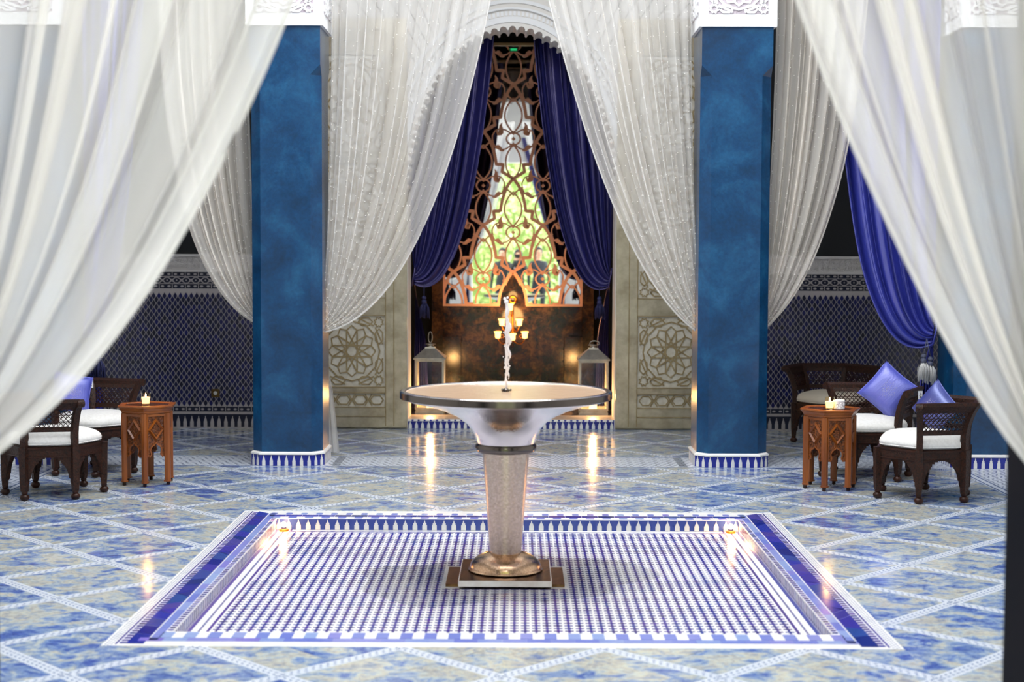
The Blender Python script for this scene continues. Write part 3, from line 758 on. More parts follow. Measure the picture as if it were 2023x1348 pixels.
g.prism([(.017*math.cos(k*PI/8), .017*math.sin(k*PI/8)) for k in range(16)], lambda x, z, h: (x, -.008-h, z), 0, .003); g.build('round_insert', SOCKETW, so)

# ================================================================== METAL DOORS
def door(s, name, label):
    e = empty(name, (s*.925, WY-.005, 0), label=label, kind='structure')
    W, H = .98, 3.62; mx = lambda u: s*u            # u runs from the hinge side at the opening outwards
    def bx(mb, u0, u1, z0, z1, y0, y1, m=0): a, b = sorted((mx(u0), mx(u1))); mb.box(a, b, -y1, -y0, z0, z1, m)
    g = MB(); bx(g, 0, W, .012, H, .0, .03); g.build('leaf', DOORMETAL, e)
    def piece(nm, u0, u1, z0, z1, d=.045):
        q = MB(); bx(q, u0, u1, z0, z1, .0, d); q.build(nm, DOORMETAL, e)
    for u0, u1 in ((.003, .112), (.120, .190), (W-.19, W-.12), (W-.112, W-.003)): piece('stile', u0, u1, .02, H-.01)
    rails = [(.02, .112, .003, W-.003), (.120, .192, .12, W-.12), (.328, .372, .19, W-.19), (1.018, 1.165, .19, W-.19), (2.36, 2.45, .19, W-.19), (3.3, 3.42, .19, W-.19), (3.52, 3.61, .003, W-.003)]
    for z0, z1, u0, u1 in rails: piece('rail', u0, u1, z0, z1, .047 if u0 > .1 else .044)
    br = MB()
    for u in (.116, W-.116, .19, W-.19): bx(br, u-.004, u+.004, .03, H-.02, .0, .052)
    for z in (.116, .196, .324, .376, 1.014, 1.169, 2.356, 2.454): bx(br, .19, W-.19, z-.004, z+.004, .0, .052)
    br.build('beading', DOORSTRAP, e)
    u0, u1 = .196, W-.196; cx = mx((u0+u1)/2); R = (u1-u0)/2
    pn = lambda x, z, h: (x, -.03-h, z)
    for z0, z1 in ((.2, .322), (.378, 1.012), (1.172, 2.354), (2.458, 3.29)):
        g = MB(); bx(g, u0, u1, z0, z1, .028, .032); g.build('panel', DOORPANEL, e)
        st = MB(); hgt = z1-z0
        if hgt < .2:
            for k in range(4):
                xc = cx-R+R*(k+.5)/2; zc = (z0+z1)/2
                st.strap([(xc+.058*math.cos(a_), zc+.045*math.sin(a_)) for a_ in [i*PI/3 for i in range(7)]], .011, pn, 0, .008)
                if k < 3: st.strap([(xc+R/4-.03, zc-.05), (xc+R/4+.03, zc+.05)], .011, pn, 0, .008); st.strap([(xc+R/4-.03, zc+.05), (xc+R/4+.03, zc-.05)], .011, pn, 0, .008)
        else:
            nn = max(1, round(hgt/(2*R))); hh = hgt/nn
            for k in range(nn):
                zc = z0+hh*(k+.5); sy = hh/2/R
                for ln in rosette(R*.98): st.strap([(cx+p[0], zc+p[1]*sy) for p in ln], .0125, pn, 0, .008)
        st.build('star_strapwork', DOORSTRAP, e)
door(-1, 'door_1', 'aged nickel door leaf with star panels left of the niche')
door(1, 'door_2', 'aged nickel door leaf with star panels right of the niche')

# ================================================================== NICHE
nz = .085
ni = empty('wall_niche', (0, 13.2, 0), kind='structure', label='dark niche behind the central arch, tiled step in front')
def NB(mb, nm, m, **kw): o = mb.build(nm, m, ni, **kw); o.location = (0, -13.2, 0); return o
NB(MB().box(-.92, .92, 13.2, 13.56, 0, nz), 'step', pm('niche_floor', lin(190, 178, 165), .3, var=(lin(160, 150, 140), 8)))
NB(MB().box(-.92, .92, 13.19, 13.2, 0, nz-.018), 'riser_ground', BLUE_TILE)
NB(MB().box(-.92, .92, 13.188, 13.2, nz-.018, nz), 'riser_edge', WHITE_TILE)
mm = [(x*1.0, z*1.12) for x, z in mer]; mmr = MB().prism(mm, lambda x, z, h: (x, -h, z), 0, .003).mesh('merlon_tile', MERLON)
dotm = MB().prism([(.011*math.cos(k*PI/5), .008*math.sin(k*PI/5)) for k in range(10)], lambda x, z, h: (x, -h, z), 0, .002).mesh('dot_tile', BLUE_TILE)
for k in range(34):
    x = -.90+k*.0545; inst('merlon_tile', mmr, ni, (x, -.010, .003)); inst('dot_tile', dotm, ni, (x+.02, -.012, nz-.009))
g = MB(); g.box(-1.7, -1.6, 13.57, 16.8, 0, 4.6); g.box(1.6, 1.7, 13.57, 16.8, 0, 4.6); g.box(-1.6, 1.6, 16.62, 16.8, 0, 4.6); g.box(-1.6, 1.6, 13.57, 16.62, 4.45, 4.6)
NB(MB().box(-1.6, 1.6, 13.57, 16.62, 0, nz), 'niche_floor', pm('niche_inner_floor', lin(120, 104, 92), .2, var=(lin(84, 70, 64), 8)))
NB(g, 'niche_lining', NICHEDARK)
MY = 16.4
KP = 2932/MY
zp = lambda y: 1.55-(y-504.5)/KP
ms = empty('marble_surround', (0, MY, nz), label='brown marble chimney wall below and around the niche mirror', category='wall cladding')
def MS(nm, x0, x1, d, z0, z1): MB().box(x0, x1, -d, .2, z0-nz, z1-nz).build(nm, MARBLE, ms)
HW = 137/KP; ZS = zp(665); ZM = zp(603); q_ = HW/2
for s in (-1, 1): MS('jamb', *sorted((s*(HW+.002), s*(HW+.125))), .05, nz, 4.2)
for k in range(4): MS('back_slab', -HW+q_*k+.001, -HW+q_*(k+1)-.001, .0, ZS, ZM)
MS('arched_slab', -.2, .2, .002, ZM, ZM+.48)
w3 = (HW-.20)*2/3
for k in range(3): MS('lower_slab', -HW+.2+w3*k+.001, -HW+.2+w3*(k+1)-.001, .03, nz, ZS)
for s in (-1, 1): MS('plinth', *sorted((s*(HW-.198), s*HW)), .14, nz, ZS)
# mirror with copper tracery
mi = empty('mirror', (0, MY, ZM), label='tall niche mirror behind copper interlaced arch tracery', category='mirror')
mz = ZM; SC = 1/KP; ZT = zp(93); GW, GH = .135*1.15, .385
g = MB()
def mp_(x, z, h): return (x, -h, z-mz)
# glass with the pointed gap at the bottom
ar = [(GW*(1-(i/10)**2.0)*1.0, mz+GH*(i/10)) for i in range(11)]
for s in (-1, 1):
    poly = [(s*HW, mz), (s*GW, mz)]+[(s*x, z) for x, z in ar[1:]]+[(0, ZT), (s*HW, ZT)]
    g.prism(poly if s > 0 else poly[::-1], mp_, .004, .010)
g.build('mirror_glass', MIRROR, mi)
TZ0, TZ1, TX = mz, ZT, HW
def clipline(pts):
    segs = []; cur = []
    for x, z in pts:
        if abs(x) <= TX and TZ0 <= z <= TZ1 and not (abs(x) < GW*(1-((z-mz)/GH)**2) - .012 if z < mz+GH else False): cur.append((x, z))
        else:
            if len(cur) > 1: segs.append(cur)
            cur = []
    if len(cur) > 1: segs.append(cur)
    return segs
def dense(pts, m=8):
    o = []
    for a_, b in zip(pts, pts[1:]): o += [(a_[0]+(b[0]-a_[0])*k/m, a_[1]+(b[1]-a_[1])*k/m) for k in range(m)]
    return o+[pts[-1]]
def curve(p0, p1, p2, n=14): return [bez(p0, p1, p2, k/n) for k in range(n+1)]
tr = MB(); fine = MB(); leaf = MB()
zN = 1.55-(537-504.5)*SC            # height of the lowest central node
for row in range(-2, 8):
    for col in range(-3, 4):
        if (row+col) % 2: continue
        nx_, nz_ = col*58.5*SC, zN+row*91.5*SC
        fine = MB()
        for s in (-1, 1):
            q = lambda dx, dy: (nx_+s*dx*SC, nz_-dy*SC)
            p = curve(q(0, 0), q(20, 20), q(25, 64))+dense([q(25, 64), q(39, 64), q(36, 78), q(58.5, 91.5)], 6)[1:]
            for sg in clipline(p): MB().strap(sg, 6.2*SC, mp_, .012, .030).build('arch_strip', COPPER, mi)
            # almonds above and below the medallion
            for (a0, c0, b0) in (((0, 26), (34, 60), (0, 94)), ((0, 117), (30, 150), (0, 186))):
                for sg in clipline(curve(q(*a0), q(*c0), q(*b0), 20)): fine.strap(sg, 3.2*SC, mp_, .012, .026)
            for sg in clipline(curve(q(0, 33), q(-8, 22), q(-20, 17), 6)): fine.strap(sg, 3.2*SC, mp_, .012, .026)
            for sg in clipline([q(13.5*math.sin(t), 105.5-12*math.cos(t)) for t in [k*PI/14 for k in range(15)]]): fine.strap(sg, 3.2*SC, mp_, .012, .026)
            # scrolls at both sides of the medallion
            sc_ = [q(4, 95), q(16, 88), q(27, 86), q(36, 90), q(41, 99), q(41, 110), q(36, 121), q(26, 127), q(14, 125), q(4, 118)]
            for sg in clipline(dense(sc_, 3)): fine.strap(sg, 2.6*SC, mp_, .012, .024)
            for sg in clipline(dense([q(34, 88), q(29, 96), q(24, 93), q(25, 80), q(22, 74)], 3)):
                fine.strap(sg, lambda t: SC*(2+8*math.sin(PI*min(1, t*1.05))**1.5), mp_, .012, .028)
            for sg in clipline(dense([q(36, 121), q(30, 120), q(24, 127), q(18, 129)], 3)): fine.strap(sg, lambda t: SC*(2+5*math.sin(PI*t)), mp_, .012, .028)
        for dy, r in ((94, 4.5), (105.5, 4), (117, 4.5)):
            c = (nx_, nz_-dy*SC)
            if abs(c[0]) < TX-.02 and TZ0+.02 < c[1] < TZ1-.02 and not (abs(c[0]) < .1 and c[1] < mz+.3):
                fine.prism([(c[0]+r*SC*a_, c[1]+r*SC*b) for a_, b in ((1, 0), (0, 1), (-1, 0), (0, -1))], mp_, .012, .030)
        if fine.v: fine.build('scroll_medallion', COPPER, mi, kind='stuff')
for s in (-1, 1):
    MB().strap([(s*TX, mz-.01), (s*TX, ZT+.01)], .03, mp_, .004, .034).build('frame_side', COPPER, mi)
    MB().strap([(s*(GW-.01), mz), (s*(TX+.015), mz)], .026, mp_, .004, .036).build('frame_foot', COPPER, mi)
    MB().strap([(s*x, z) for x, z in ar]+[(0, mz+GH+.005)], .03, mp_, .010, .036).build('frame_arch', COPPER, mi)
MB().strap([(-TX, ZT), (TX, ZT)], .03, mp_, .004, .036).build('frame_top', pm('gilt_bar', lin(176, 150, 110), .4, .4), mi)
gl = empty('green_lamp', (0, MY-.038, zp(104)), label='small green glowing lamp under the top of the mirror frame', category='light')
MB().box(-.05, .05, -.02, .0, -.02, .022).build('housing', pm('lamp_box', lin(40, 60, 45), .5), gl); MB().box(-.035, .035, -.026, -.02, -.012, .012).build('lens', GREENLED, gl)
# gilt sconce with six tulip glasses
sx, sy, sz = 0, MY-.034, zp(592)+.012
sn = empty('wall_sconce', (sx, sy, 0), label='gilt wall sconce with six glowing tulip glasses above the basin', category='lamp')
MB().tube([(.035*math.cos(k*PI/12), -.022, sz-.012+.035*math.sin(k*PI/12)) for k in range(24)], .014, 8, closed=True).build('ring_plate', BRASS, sn, 180)
MB().tube([(0, -.02, sz-.04), (0, -.05, sz-.15), (0, -.06, sz-.28), (0, -.05, sz-.44)], lambda t: .011+.008*math.sin(t*9)**2, 8).build('stem', BRASS, sn, 60)
cups = [((px-1012)/KP, d, zp(py)) for px, d, py in ((1007, .13, 605), (991, .14, 635), (1025, .14, 635), (983, .12, 660), (1012, .2, 663), (1036, .12, 660))]
for x, d, z in cups:
    a_ = empty('lamp_arm', (0, 0, 0)); bpy.data.objects.remove(a_)
    pts = [bez((0, -.05, z-.06), (x*.7, -d*.8, z-.16), (x, -d, z-.045), t/10) for t in range(11)]
    arm = MB().tube(pts, .005, 6).build('lamp_arm', BRASS, sn, 180)
    tu = MB(); tu.lathe([(.012, -.042), (.027, -.036), (.030, -.012), (.030, .010), (.040, .030), (.043, .034)], 14, (x, -d, z), cap0=True)
    tu.build('tulip_glass', LAMPGLASS, arm, 60)
    MB().lathe([(.004, -.03), (.012, -.015), (.012, .005), (.002, .026)], 8, (x, -d, z), cap0=True, cap1=True).build('flame', FLAME, arm, 180)
    for k in range(5):
        pass
    fl = MB()
    for k in range(6): fl.ball((x*.72+.02*math.cos(k*1.1), -d*.8, z-.02+.018*math.sin(k*1.1)), .008, 6)
    fl.build('gilt_flower', BRASS, arm, 180)
lamp('sconce_glow', (0, MY-.45, .85), 1.8, .12); lamp('sconce_glow', (0, MY-.2, 1.1), .25, .05)

# lanterns with candles
def lantern(x, y, ring, label, clabel):
    e = empty('lantern', (x, y, nz), label=label, category='lantern'); h = .125
    g = MB(); g.box(-h-.008, h+.008, -h-.008, h+.008, 0, .022); g.box(-h, h, -h, h, .022, .036); g.build('base', GALV, e)
    for a_ in (-1, 1):
        for b in (-1, 1): MB().box(a_*h-.009, a_*h+.009, b*h-.009, b*h+.009, .036, .50).build('post', GALV, e)
    for z in (.045, .492):
        g = MB(); g.box(-h, h, -h-.006, -h+.006, z-.011, z+.011); g.box(-h, h, h-.006, h+.006, z-.011, z+.011); g.box(-h-.006, -h+.006, -h, h, z-.011, z+.011); g.box(h-.006, h+.006, -h, h, z-.011, z+.011)
        g.build('frame_bars', GALV, e)
    for k in range(4):
        o = MB().add([(-h, -h, .05), (h, -h, .05), (h, -h, .49), (-h, -h, .49)], [(0, 1, 2, 3)]).build('glass_pane', GLASS, e); o.rotation_euler = (0, 0, k*PI/2)
    r2_ = math.sqrt(2)
    MB().lathe([((h+.022)*r2_, .50), ((h+.022)*r2_, .514), (.048*r2_, .60), (.046*r2_, .612), (.036*r2_, .614)], 4, rot=PI/4, cap0=True, cap1=True).build('roof', GALV, e)
    MB().lathe([(.036, .61), (.030, .63), (.05, .634), (.05, .639), (.014, .645)], 16, cap1=True).build('cap', GALV, e, 40)
    if ring: pr = [(.018*math.cos(k*PI/10), 0, .70+.052*math.sin(k*PI/10)) for k in range(20)]
    else: pr = [(.045*math.cos(k*PI/10)+.01, -.02, .655+.022*math.sin(k*PI/10)) for k in range(20)]
    MB().tube(pr, .005, 6, closed=True).build('ring_handle', GALV, e, 180)
    c = empty('pillar_candle', (x, y, nz+.036), label=clabel, category='candle')
    MB().lathe([(.036, 0), (.037, .07), (.034, .085), (.010, .078)], 16, cap0=True, cap1=True).build('wax', WAX, c, 40)
    MB().lathe([(.004, .082), (.011, .10), (.009, .115), (.001, .14)], 8, cap0=True, cap1=True).build('flame', FLAME, c, 180)
    lamp('candle_glow', (x, y-.02, nz+.17), 1.5, .02)
lantern(-.757, 13.78, True, 'square metal lantern with upright ring at the left of the niche', 'lit pillar candle inside the left niche lantern')
lantern(.757, 13.72, False, 'square metal lantern with tipped ring at the right of the niche', 'lit pillar candle inside the right niche lantern')

# ================================================================== CURTAINS
def curtain(name, label, cat, m, Y, xa, xe, P1, P2, ztop, tail, pleats, amp=.05, NU=150, NV=46, seed=1, beads=0, omega=1.5, bundle=.05, topflat=.0, group=None, c0=.0, band=None, sag=.55, beadr=.0042):
    """fabric gathered from a rail (x from xa at the pillar to xe at the free edge) into a tie at P2, then hanging as a tail"""
    rr = random.Random(seed); ph = [rr.uniform(0, 6.28) for _ in range(6)]
    def path(u, v):
        x0 = xa+(xe-xa)*u
        k = u**.8
        p0 = (x0, ztop); p1 = (x0*(1-k)*.6+(1-(1-k)*.6)*(P1[0]) if u > .98 else x0+(P1[0]-xe)*k*(1-.25*(1-u)), P1[1]+(1-u)*sag)
        b = bundle*(u-.5)
        p2 = (P2[0]+0*b, P2[1]-b*1.0)
        return bez(p0, p1, p2, v)
    vs = []; uv = []; vv = [i/NV for i in range(NV+1)]; TV = 12 if tail else 0
    def fold(u):
        w_ = u+.022*math.sin(9*u+ph[0])+.014*math.sin(23*u+ph[1]); return 2*PI*pleats*w_
    def pos(u, v):
        f = fold(u); sh = 1-.86*max(0, v)**2.2
        c = omega*(.75+.35*math.sin(5*u+ph[2]))
        u2 = u+c/(4*PI*pleats)*math.sin(2*f)*(.35+.65*min(1, v*3))*min(1, (1-u)*14)*min(1, u*14)
        x, z = path(min(1, max(0, u2)), v)
        d = amp*sh*(math.sin(f)+.35*math.sin(2.3*f+ph[3]+2*v)+.25*math.sin(13*v*(.4+u)+ph[4]))
        return (x, Y-d, z)
    for v in vv:
        for i in range(NU+1): vs.append(pos(i/NU, v)); uv.append((i/NU, v))
    if tail:
        tx, ty, tw, tz = tail
        last = [pos(i/NU, 1) for i in range(NU+1)]
        for j in range(1, TV+1):
            t = j/TV; q = t**.7
            for i in range(NU+1):
                u = i/NU; f = fold(u); lx, ly, lz = last[i]; s_ = min(1, t*2.2)
                x = lx*(1-s_)+(tx+tw*(u-.5)*(.45+.55*t))*s_; y = ly*(1-s_)+(ty-amp*.45*math.sin(f))*s_
                z = lz+(tz-lz)*t; vs.append((x, y, z)); uv.append((u, 1+t))
    R_ = NV+1+TV; W = NU+1
    fs = [(j*W+i, j*W+i+1, (j+1)*W+i+1, (j+1)*W+i) for j in range(R_-1) for i in range(NU)]
    me = bpy.data.meshes.new(name+'_fabric'); me.from_pydata(vs, [], fs); me.materials.append(m)
    me.polygons.foreach_set('use_smooth', [True]*len(fs))
    ul = me.uv_layers.new(); li = [0]*(2*len(me.loops))
    for k, l in enumerate(me.loops): li[2*k], li[2*k+1] = uv[l.vertex_index][0]*8, uv[l.vertex_index][1]*2
    ul.data.foreach_set('uv', li)
    e = empty(name, (P2[0], Y, P2[1]), label=label, category=cat)
    if group: e['group'] = group
    off = (-P2[0], -Y, -P2[1])
    o = bpy.data.objects.new('fabric', me); COL.objects.link(o); o.parent = e; o.location = off
    # hem along the free edge
    hem = [Vector(pos(1, v))+Vector((0, -.004, 0)) for v in vv]
    o = MB().tube(hem, .006, 6).build('hem', m, e, 180); o.location = off
    # tie band
    bw = bundle*.6+.012
    o = MB().tube([(P2[0]+.016*math.sin(k*PI/8), Y+.0+.05*math.cos(k*PI/8), P2[1]+bw*.9*math.sin(k*PI/8)) for k in range(16)], .008, 6, closed=True).build('tieback', band or m, e, 180); o.location = off
    if beads:
        g = MB()
        for _ in range(beads):
            pass
        nu_, nv_ = max(6, int(beads**.5*.9)), max(6, int(beads**.5*1.1))
        for a_ in range(nu_):
            for b in range(nv_):
                u = (a_+.5+.5*(b % 2))/nu_+rr.uniform(-.2, .2)/nu_; v = (b+.5+rr.uniform(-.3, .3))/nv_*.97
                if not 0 < u < 1: continue
                x, y, z = pos(u, v); g.octa((x, y-.004, z), beadr)
                g.octa((x, y+.004, z), beadr)
        o = g.build('pearl_beads', PEARL, e, 180, kind='stuff'); o.location = off
    return e
CY = 11.08
# centre bay of the far colonnade
curtain('sheer_curtain', 'white beaded sheer curtain tied to the right side of the left blue pillar', 'curtain', SHEER, CY, -1.33, -.02, (-.50, 1.10), (-1.42, .99), 4.2, (-1.50, 11.43, .36, .02), 9, seed=2, beads=1100, omega=2.0)
curtain('sheer_curtain', 'white beaded sheer curtain tied to the left side of the right blue pillar', 'curtain', SHEER, CY, 1.33, .09, (.72, 1.36), (1.44, .98), 4.2, (1.55, 11.43, .25, .02), 9, seed=5, beads=1100, omega=2.0)
# side bays
curtain('sheer_curtain', 'beaded sheer curtain tied to the left side of the left blue pillar', 'curtain', SHEERS, CY, -1.95, -2.62, (-2.68, 1.35), (-1.86, 1.04), 4.2, (-1.86, 11.43, .2, .02), 8, seed=7, beads=700, omega=2.2)
curtain('sheer_curtain', 'beaded sheer curtain tied to the right side of the right blue pillar', 'curtain', SHEERS, CY, 1.95, 2.66, (2.60, 1.53), (1.86, 1.00), 4.2, (1.86, 11.43, .2, .02), 8, seed=9, beads=700, omega=2.2)
# near colonnade
curtain('sheer_curtain', 'large blurred cream sheer curtain sweeping across the left foreground', 'curtain', SHEERN, 3.62, -1.30, -.02, (-.42, 1.43), (-1.40, .99), 4.15, (-1.60, 3.96, .22, .02), 7, amp=.06, seed=11, NU=170, omega=2.3, bundle=.08)
curtain('sheer_curtain', 'large blurred cream sheer curtain sweeping across the right foreground', 'curtain', SHEERN, 3.62, 1.30, .12, (.80, 1.47), (1.42, .97), 4.15, (1.60, 3.96, .22, .02), 7, amp=.06, seed=14, NU=170, omega=2.3, bundle=.08)
# blue satin of the side bays
curtain('satin_curtain', 'blue satin curtain, daylight in its colour, tied back at the far right corner pillar', 'curtain', SATINR, 11.25, 3.22, 2.40, (2.48, .55), (3.21, .97), 4.15, (3.17, 11.27, .17, .02), 6, amp=.055, seed=21, bundle=.16, omega=.9, sag=.75)
curtain('satin_curtain', 'blue satin curtain, daylight in its colour, behind the sheer at the far left corner pillar', 'curtain', SATINR, 11.25, -3.22, -2.72, (-2.90, .80), (-3.22, 1.0), 4.15, (-3.17, 11.27, .17, .02), 6, amp=.055, seed=23, bundle=.16, omega=.9, sag=.75)
# navy satin of the niche
curtain('satin_curtain', 'navy satin curtain tied back at the left side of the niche', 'curtain', SATIN, 13.64, -.95, -.135, (-.36, .98), (-.90, 1.36), 4.0, (-.86, 14.0, .15, .10), 6, amp=.055, seed=31, bundle=.15, omega=.9, sag=.85)
curtain('satin_curtain', 'navy satin curtain tied back at the right side of the niche', 'curtain', SATIN, 13.64, .95, .155, (.37, .96), (.90, 1.34), 4.0, (.86, 13.98, .15, .10), 6, amp=.055, seed=33, bundle=.15, omega=.9, sag=.85)
# navy curtains of the doorway behind the camera, seen in the mirror
for s in (-1, 1):
    curtain('satin_curtain', 'navy satin curtain reflected in the mirror, %s of the reflected garden' % ('left' if s < 0 else 'right'), 'curtain', SATIN, 1.60, s*1.0, s*.12, (s*.62, 1.9), (s*.98, 1.36), 4.0, (s*1.0, 1.62, .1, .05), 6, amp=.035, seed=41+s, bundle=.12, omega=.9, NU=80, NV=24)

def tassel(x, y, z, hm, fm, label, cords):
    e = empty('tassel', (x, y, z), label=label, category='tassel')
    g = MB()
    for dx, dz in cords: g.tube([(0, 0, .16), (dx*.6, -.01, .08), (dx, -.01, dz+.05)], .004, 5)
    g.build('cord', hm, e, 180)
    for k, (dx, dz) in enumerate(cords):
        hd = MB(); hd.ball((dx, -.01, dz+.028), .021, 12); hd.lathe([(.017, 0), (.022, -.012), (.024, -.03), (.020, -.034)], 12, (dx, -.01, dz+.012), cap0=True, cap1=True); hd.build('head', hm, e, 180)
        fr = MB(); rq = random.Random(k+3)
        for q in range(46):
            a_ = rq.uniform(0, 2*PI); r0 = .019*math.sqrt(rq.random()); r1 = r0*1.7+.006; l = rq.uniform(.10, .145); b = a_+rq.uniform(-.5, .5)
            fr.tube([(dx+r0*math.cos(a_), -.01+r0*math.sin(a_), dz-.018), (dx+r1*math.cos(b)*1.2, -.01+r1*math.sin(b), dz-.06), (dx+r1*math.cos(b)*1.35+rq.uniform(-.006, .006), -.01+r1*math.sin(b), dz-.02-l)], .0032, 4)
        fr.build('fringe', fm, e, 180, kind='stuff')
tassel(3.13, 11.15, .775, TASSELH, TASSELF, 'pair of grey and white tassels hanging beside the daylit blue curtain', [(-.022, 0), (.028, -.022)])
tassel(-3.13, 11.15, .775, TASSELB, TASSELB, 'dark blue tassel hanging left of the back left chair', [(.03, -.01), (-.02, .0)])
tassel(-.80, 13.56, 1.13, TASSELB, TASSELB, 'dark tassel at the tied navy curtain left of the niche', [(0, 0)])
tassel(.80, 13.56, 1.13, TASSELB, TASSELB, 'dark tassel at the tied navy curtain right of the niche', [(0, 0)])

# ================================================================== CARVED HEXAGONAL CHAIRS
R_ = .315
def vtx(k, r=R_): a_ = k*PI/3; return Vector((r*math.cos(a_), r*math.sin(a_), 0))
def flare(z): t = max(0, (z-.40)/.235); return .085*t**1.9
def make_chair(name, cush):
    e = empty(name, (0, 0, 0))
    # aprons with cusped arches between the legs
    for k in range(6):
        A, B = vtx(k), vtx(k+1); L = (B-A).length; d = (B-A)/L; nrm = Vector((d.y, -d.x, 0))
        mpp = lambda x, z, h, A=A, d=d, nrm=nrm: tuple(A+d*x+nrm*h+Vector((0, 0, z)))
        half = [(.028, .10), (.034, .115), (.034, .135), (.042, .14), (.045, .165), (.055, .195), (.072, .222), (.090, .238), (.090, .250), (.106, .250), (.106, .262), (.128, .262), (.128, .270)]
        poly = [(0, .335), (.0, .10)]+half+[(L-x, z) for x, z in half[::-1]]+[(L, .10), (L, .335)]
        MB().prism(poly, mpp, -.024, -.004).build('apron', DARKWOODC, e)
        q = MB(); q.strap([(.01, .272), (L-.01, .272)], .006, mpp, -.006, .001); q.strap([(.01, .328), (L-.01, .328)], .010, mpp, -.006, .002); q.build('apron_bead', DARKWOOD, e)
    for k in range(6):
        p = vtx(k); a_ = k*PI/3
        g = MB()
        for z0, z1, w_ in ((.058, .335, .021),):
            M = Matrix.Rotation(a_, 3, 'Z')
            vs = []
            for z, ww in ((.058, .017), (.12, .021), (.335, .024)):
                for x, y in ((-1, -1), (1, -1), (1, 1), (-1, 1)):
                    v = M @ Vector((x*ww-.008, y*ww, 0)); vs.append((p.x+v.x, p.y+v.y, z))
            g.add(vs, [(3, 2, 1, 0), (8, 9, 10, 11)]+[(i*4+q, i*4+(q+1) % 4, (i+1)*4+(q+1) % 4, (i+1)*4+q) for i in range(2) for q in range(4)])
        lg = g.build('leg', DARKWOODC, e)
        c = p-p.normalized()*.008
        MB().lathe([(.010, .0), (.022, .006), (.030, .020), (.026, .034), (.014, .042), (.020, .048), (.017, .060)], 16, (c.x, c.y, 0), cap0=True, cap1=True).build('ball_foot', DARKWOOD, lg, 60)
    g = MB(); h6 = [tuple(vtx(k, .300).xy) for k in range(6)]; g.prism(h6, XY(), .325, .338); g.build('seat_board', DARKWOOD, e)
    # cushion: rounded hexagon
    cm = MB(); NN = 72; rings = [(.90, .338), (.965, .344), (1.0, .356), (1.01, .370), (.985, .388), (.92, .404), (.82, .417), (.66, .428), (.45, .436), (.2, .440), (.01, .441)]
    def hexr(a_, r):
        a_ = (a_ % (PI/3))-PI/6; return r*math.cos(PI/6)/math.cos(a_)*(1-.035*(abs(a_)/(PI/6))**6)
    vs = []
    for s, z in rings:
        for q in range(NN):
            a_ = 2*PI*q/NN; rr = hexr(a_, .305)*s; vs.append((rr*math.cos(a_), rr*math.sin(a_), z))
    cm.add(vs, [(i*NN+q, i*NN+(q+1) % NN, (i+1)*NN+(q+1) % NN, (i+1)*NN+q) for i in range(len(rings)-1) for q in range(NN)])
    cu = cm.build('seat_cushion', cush, e, 180)
    MB().tube([(hexr(2*PI*q/NN, .303)*math.cos(2*PI*q/NN), hexr(2*PI*q/NN, .303)*math.sin(2*PI*q/NN), .352) for q in range(NN)], .004, 5, closed=True).build('piping', cush, cu, 180)
    # back posts
    for k in range(4):
        a_ = k*PI/3; M = Matrix.Rotation(a_, 3, 'Z'); vs = []; zs = [.33+.30*i/9 for i in range(10)]
        for z in zs:
            r = R_+flare(z); th = .020
            for x, y in ((-1, -1), (1, -1), (1, 1), (-1, 1)):
                v = M @ Vector((r-.012+x*th, y*.019, z)); vs.append(tuple(v))
        po = MB().add(vs, [(3, 2, 1, 0), (36, 37, 38, 39)]+[(i*4+q, i*4+(q+1) % 4, (i+1)*4+(q+1) % 4, (i+1)*4+q) for i in range(9) for q in range(4)]).build('back_post', DARKWOODC, e)
        if k in (0, 3):
            v = M @ Vector((R_+flare(.63)-.005, 0, .615)); t_ = M @ Vector((0, 1, 0))
            MB().tube([v-t_*.022, v+t_*.022], .026, 12).build('volute', DARKWOODC, po, 40)
    for k in range(3):
        def pm_(t, z, h, k=k):
            r = R_-.010+flare(z); A, B = vtx(k, r), vtx(k+1, r); p = A.lerp(B, t); nn = (vtx(k)+vtx(k+1)).normalized()
            return tuple(p+nn*h+Vector((0, 0, z)))
        def bar(mb, z0, z1, h0, h1, n=1):
            mb.add([pm_(t, z, h) for h in (h0, h1) for z in (z0, z1) for t in (0, 1)], [(0, 1, 3, 2), (4, 6, 7, 5), (0, 4, 5, 1), (2, 3, 7, 6), (0, 2, 6, 4), (1, 5, 7, 3)])
        g = MB(); bar(g, .432, .462, -.012, .010); g.build('lower_rail', DARKWOODC, e)
        g = MB(); zc, pr = .618, []
        prof = [(.575, -.012), (.60, -.014), (.625, -.026), (.642, -.012), (.640, .012), (.622, .026), (.60, .016), (.575, .010)]
        n_ = len(prof); g.add([pm_(0, z, h) for z, h in prof]+[pm_(1, z, h) for z, h in prof], [(i, (i+1) % n_, n_+(i+1) % n_, n_+i) for i in range(n_)]+[tuple(range(n_))[::-1], tuple(range(n_, 2*n_))])
        g.build('top_rail', DARKWOODC, e)
        g = MB(); z0, z1 = .455, .580; Lx = R_*1.05; sp = .030; nb = int(Lx/sp)
        for lv in (z0+.004, z0+.042, z0+.084):
            g.strap([(0.02, lv), (.98, lv)], .0042, lambda a_, b, h: pm_(a_, b, h), -.003, .003)
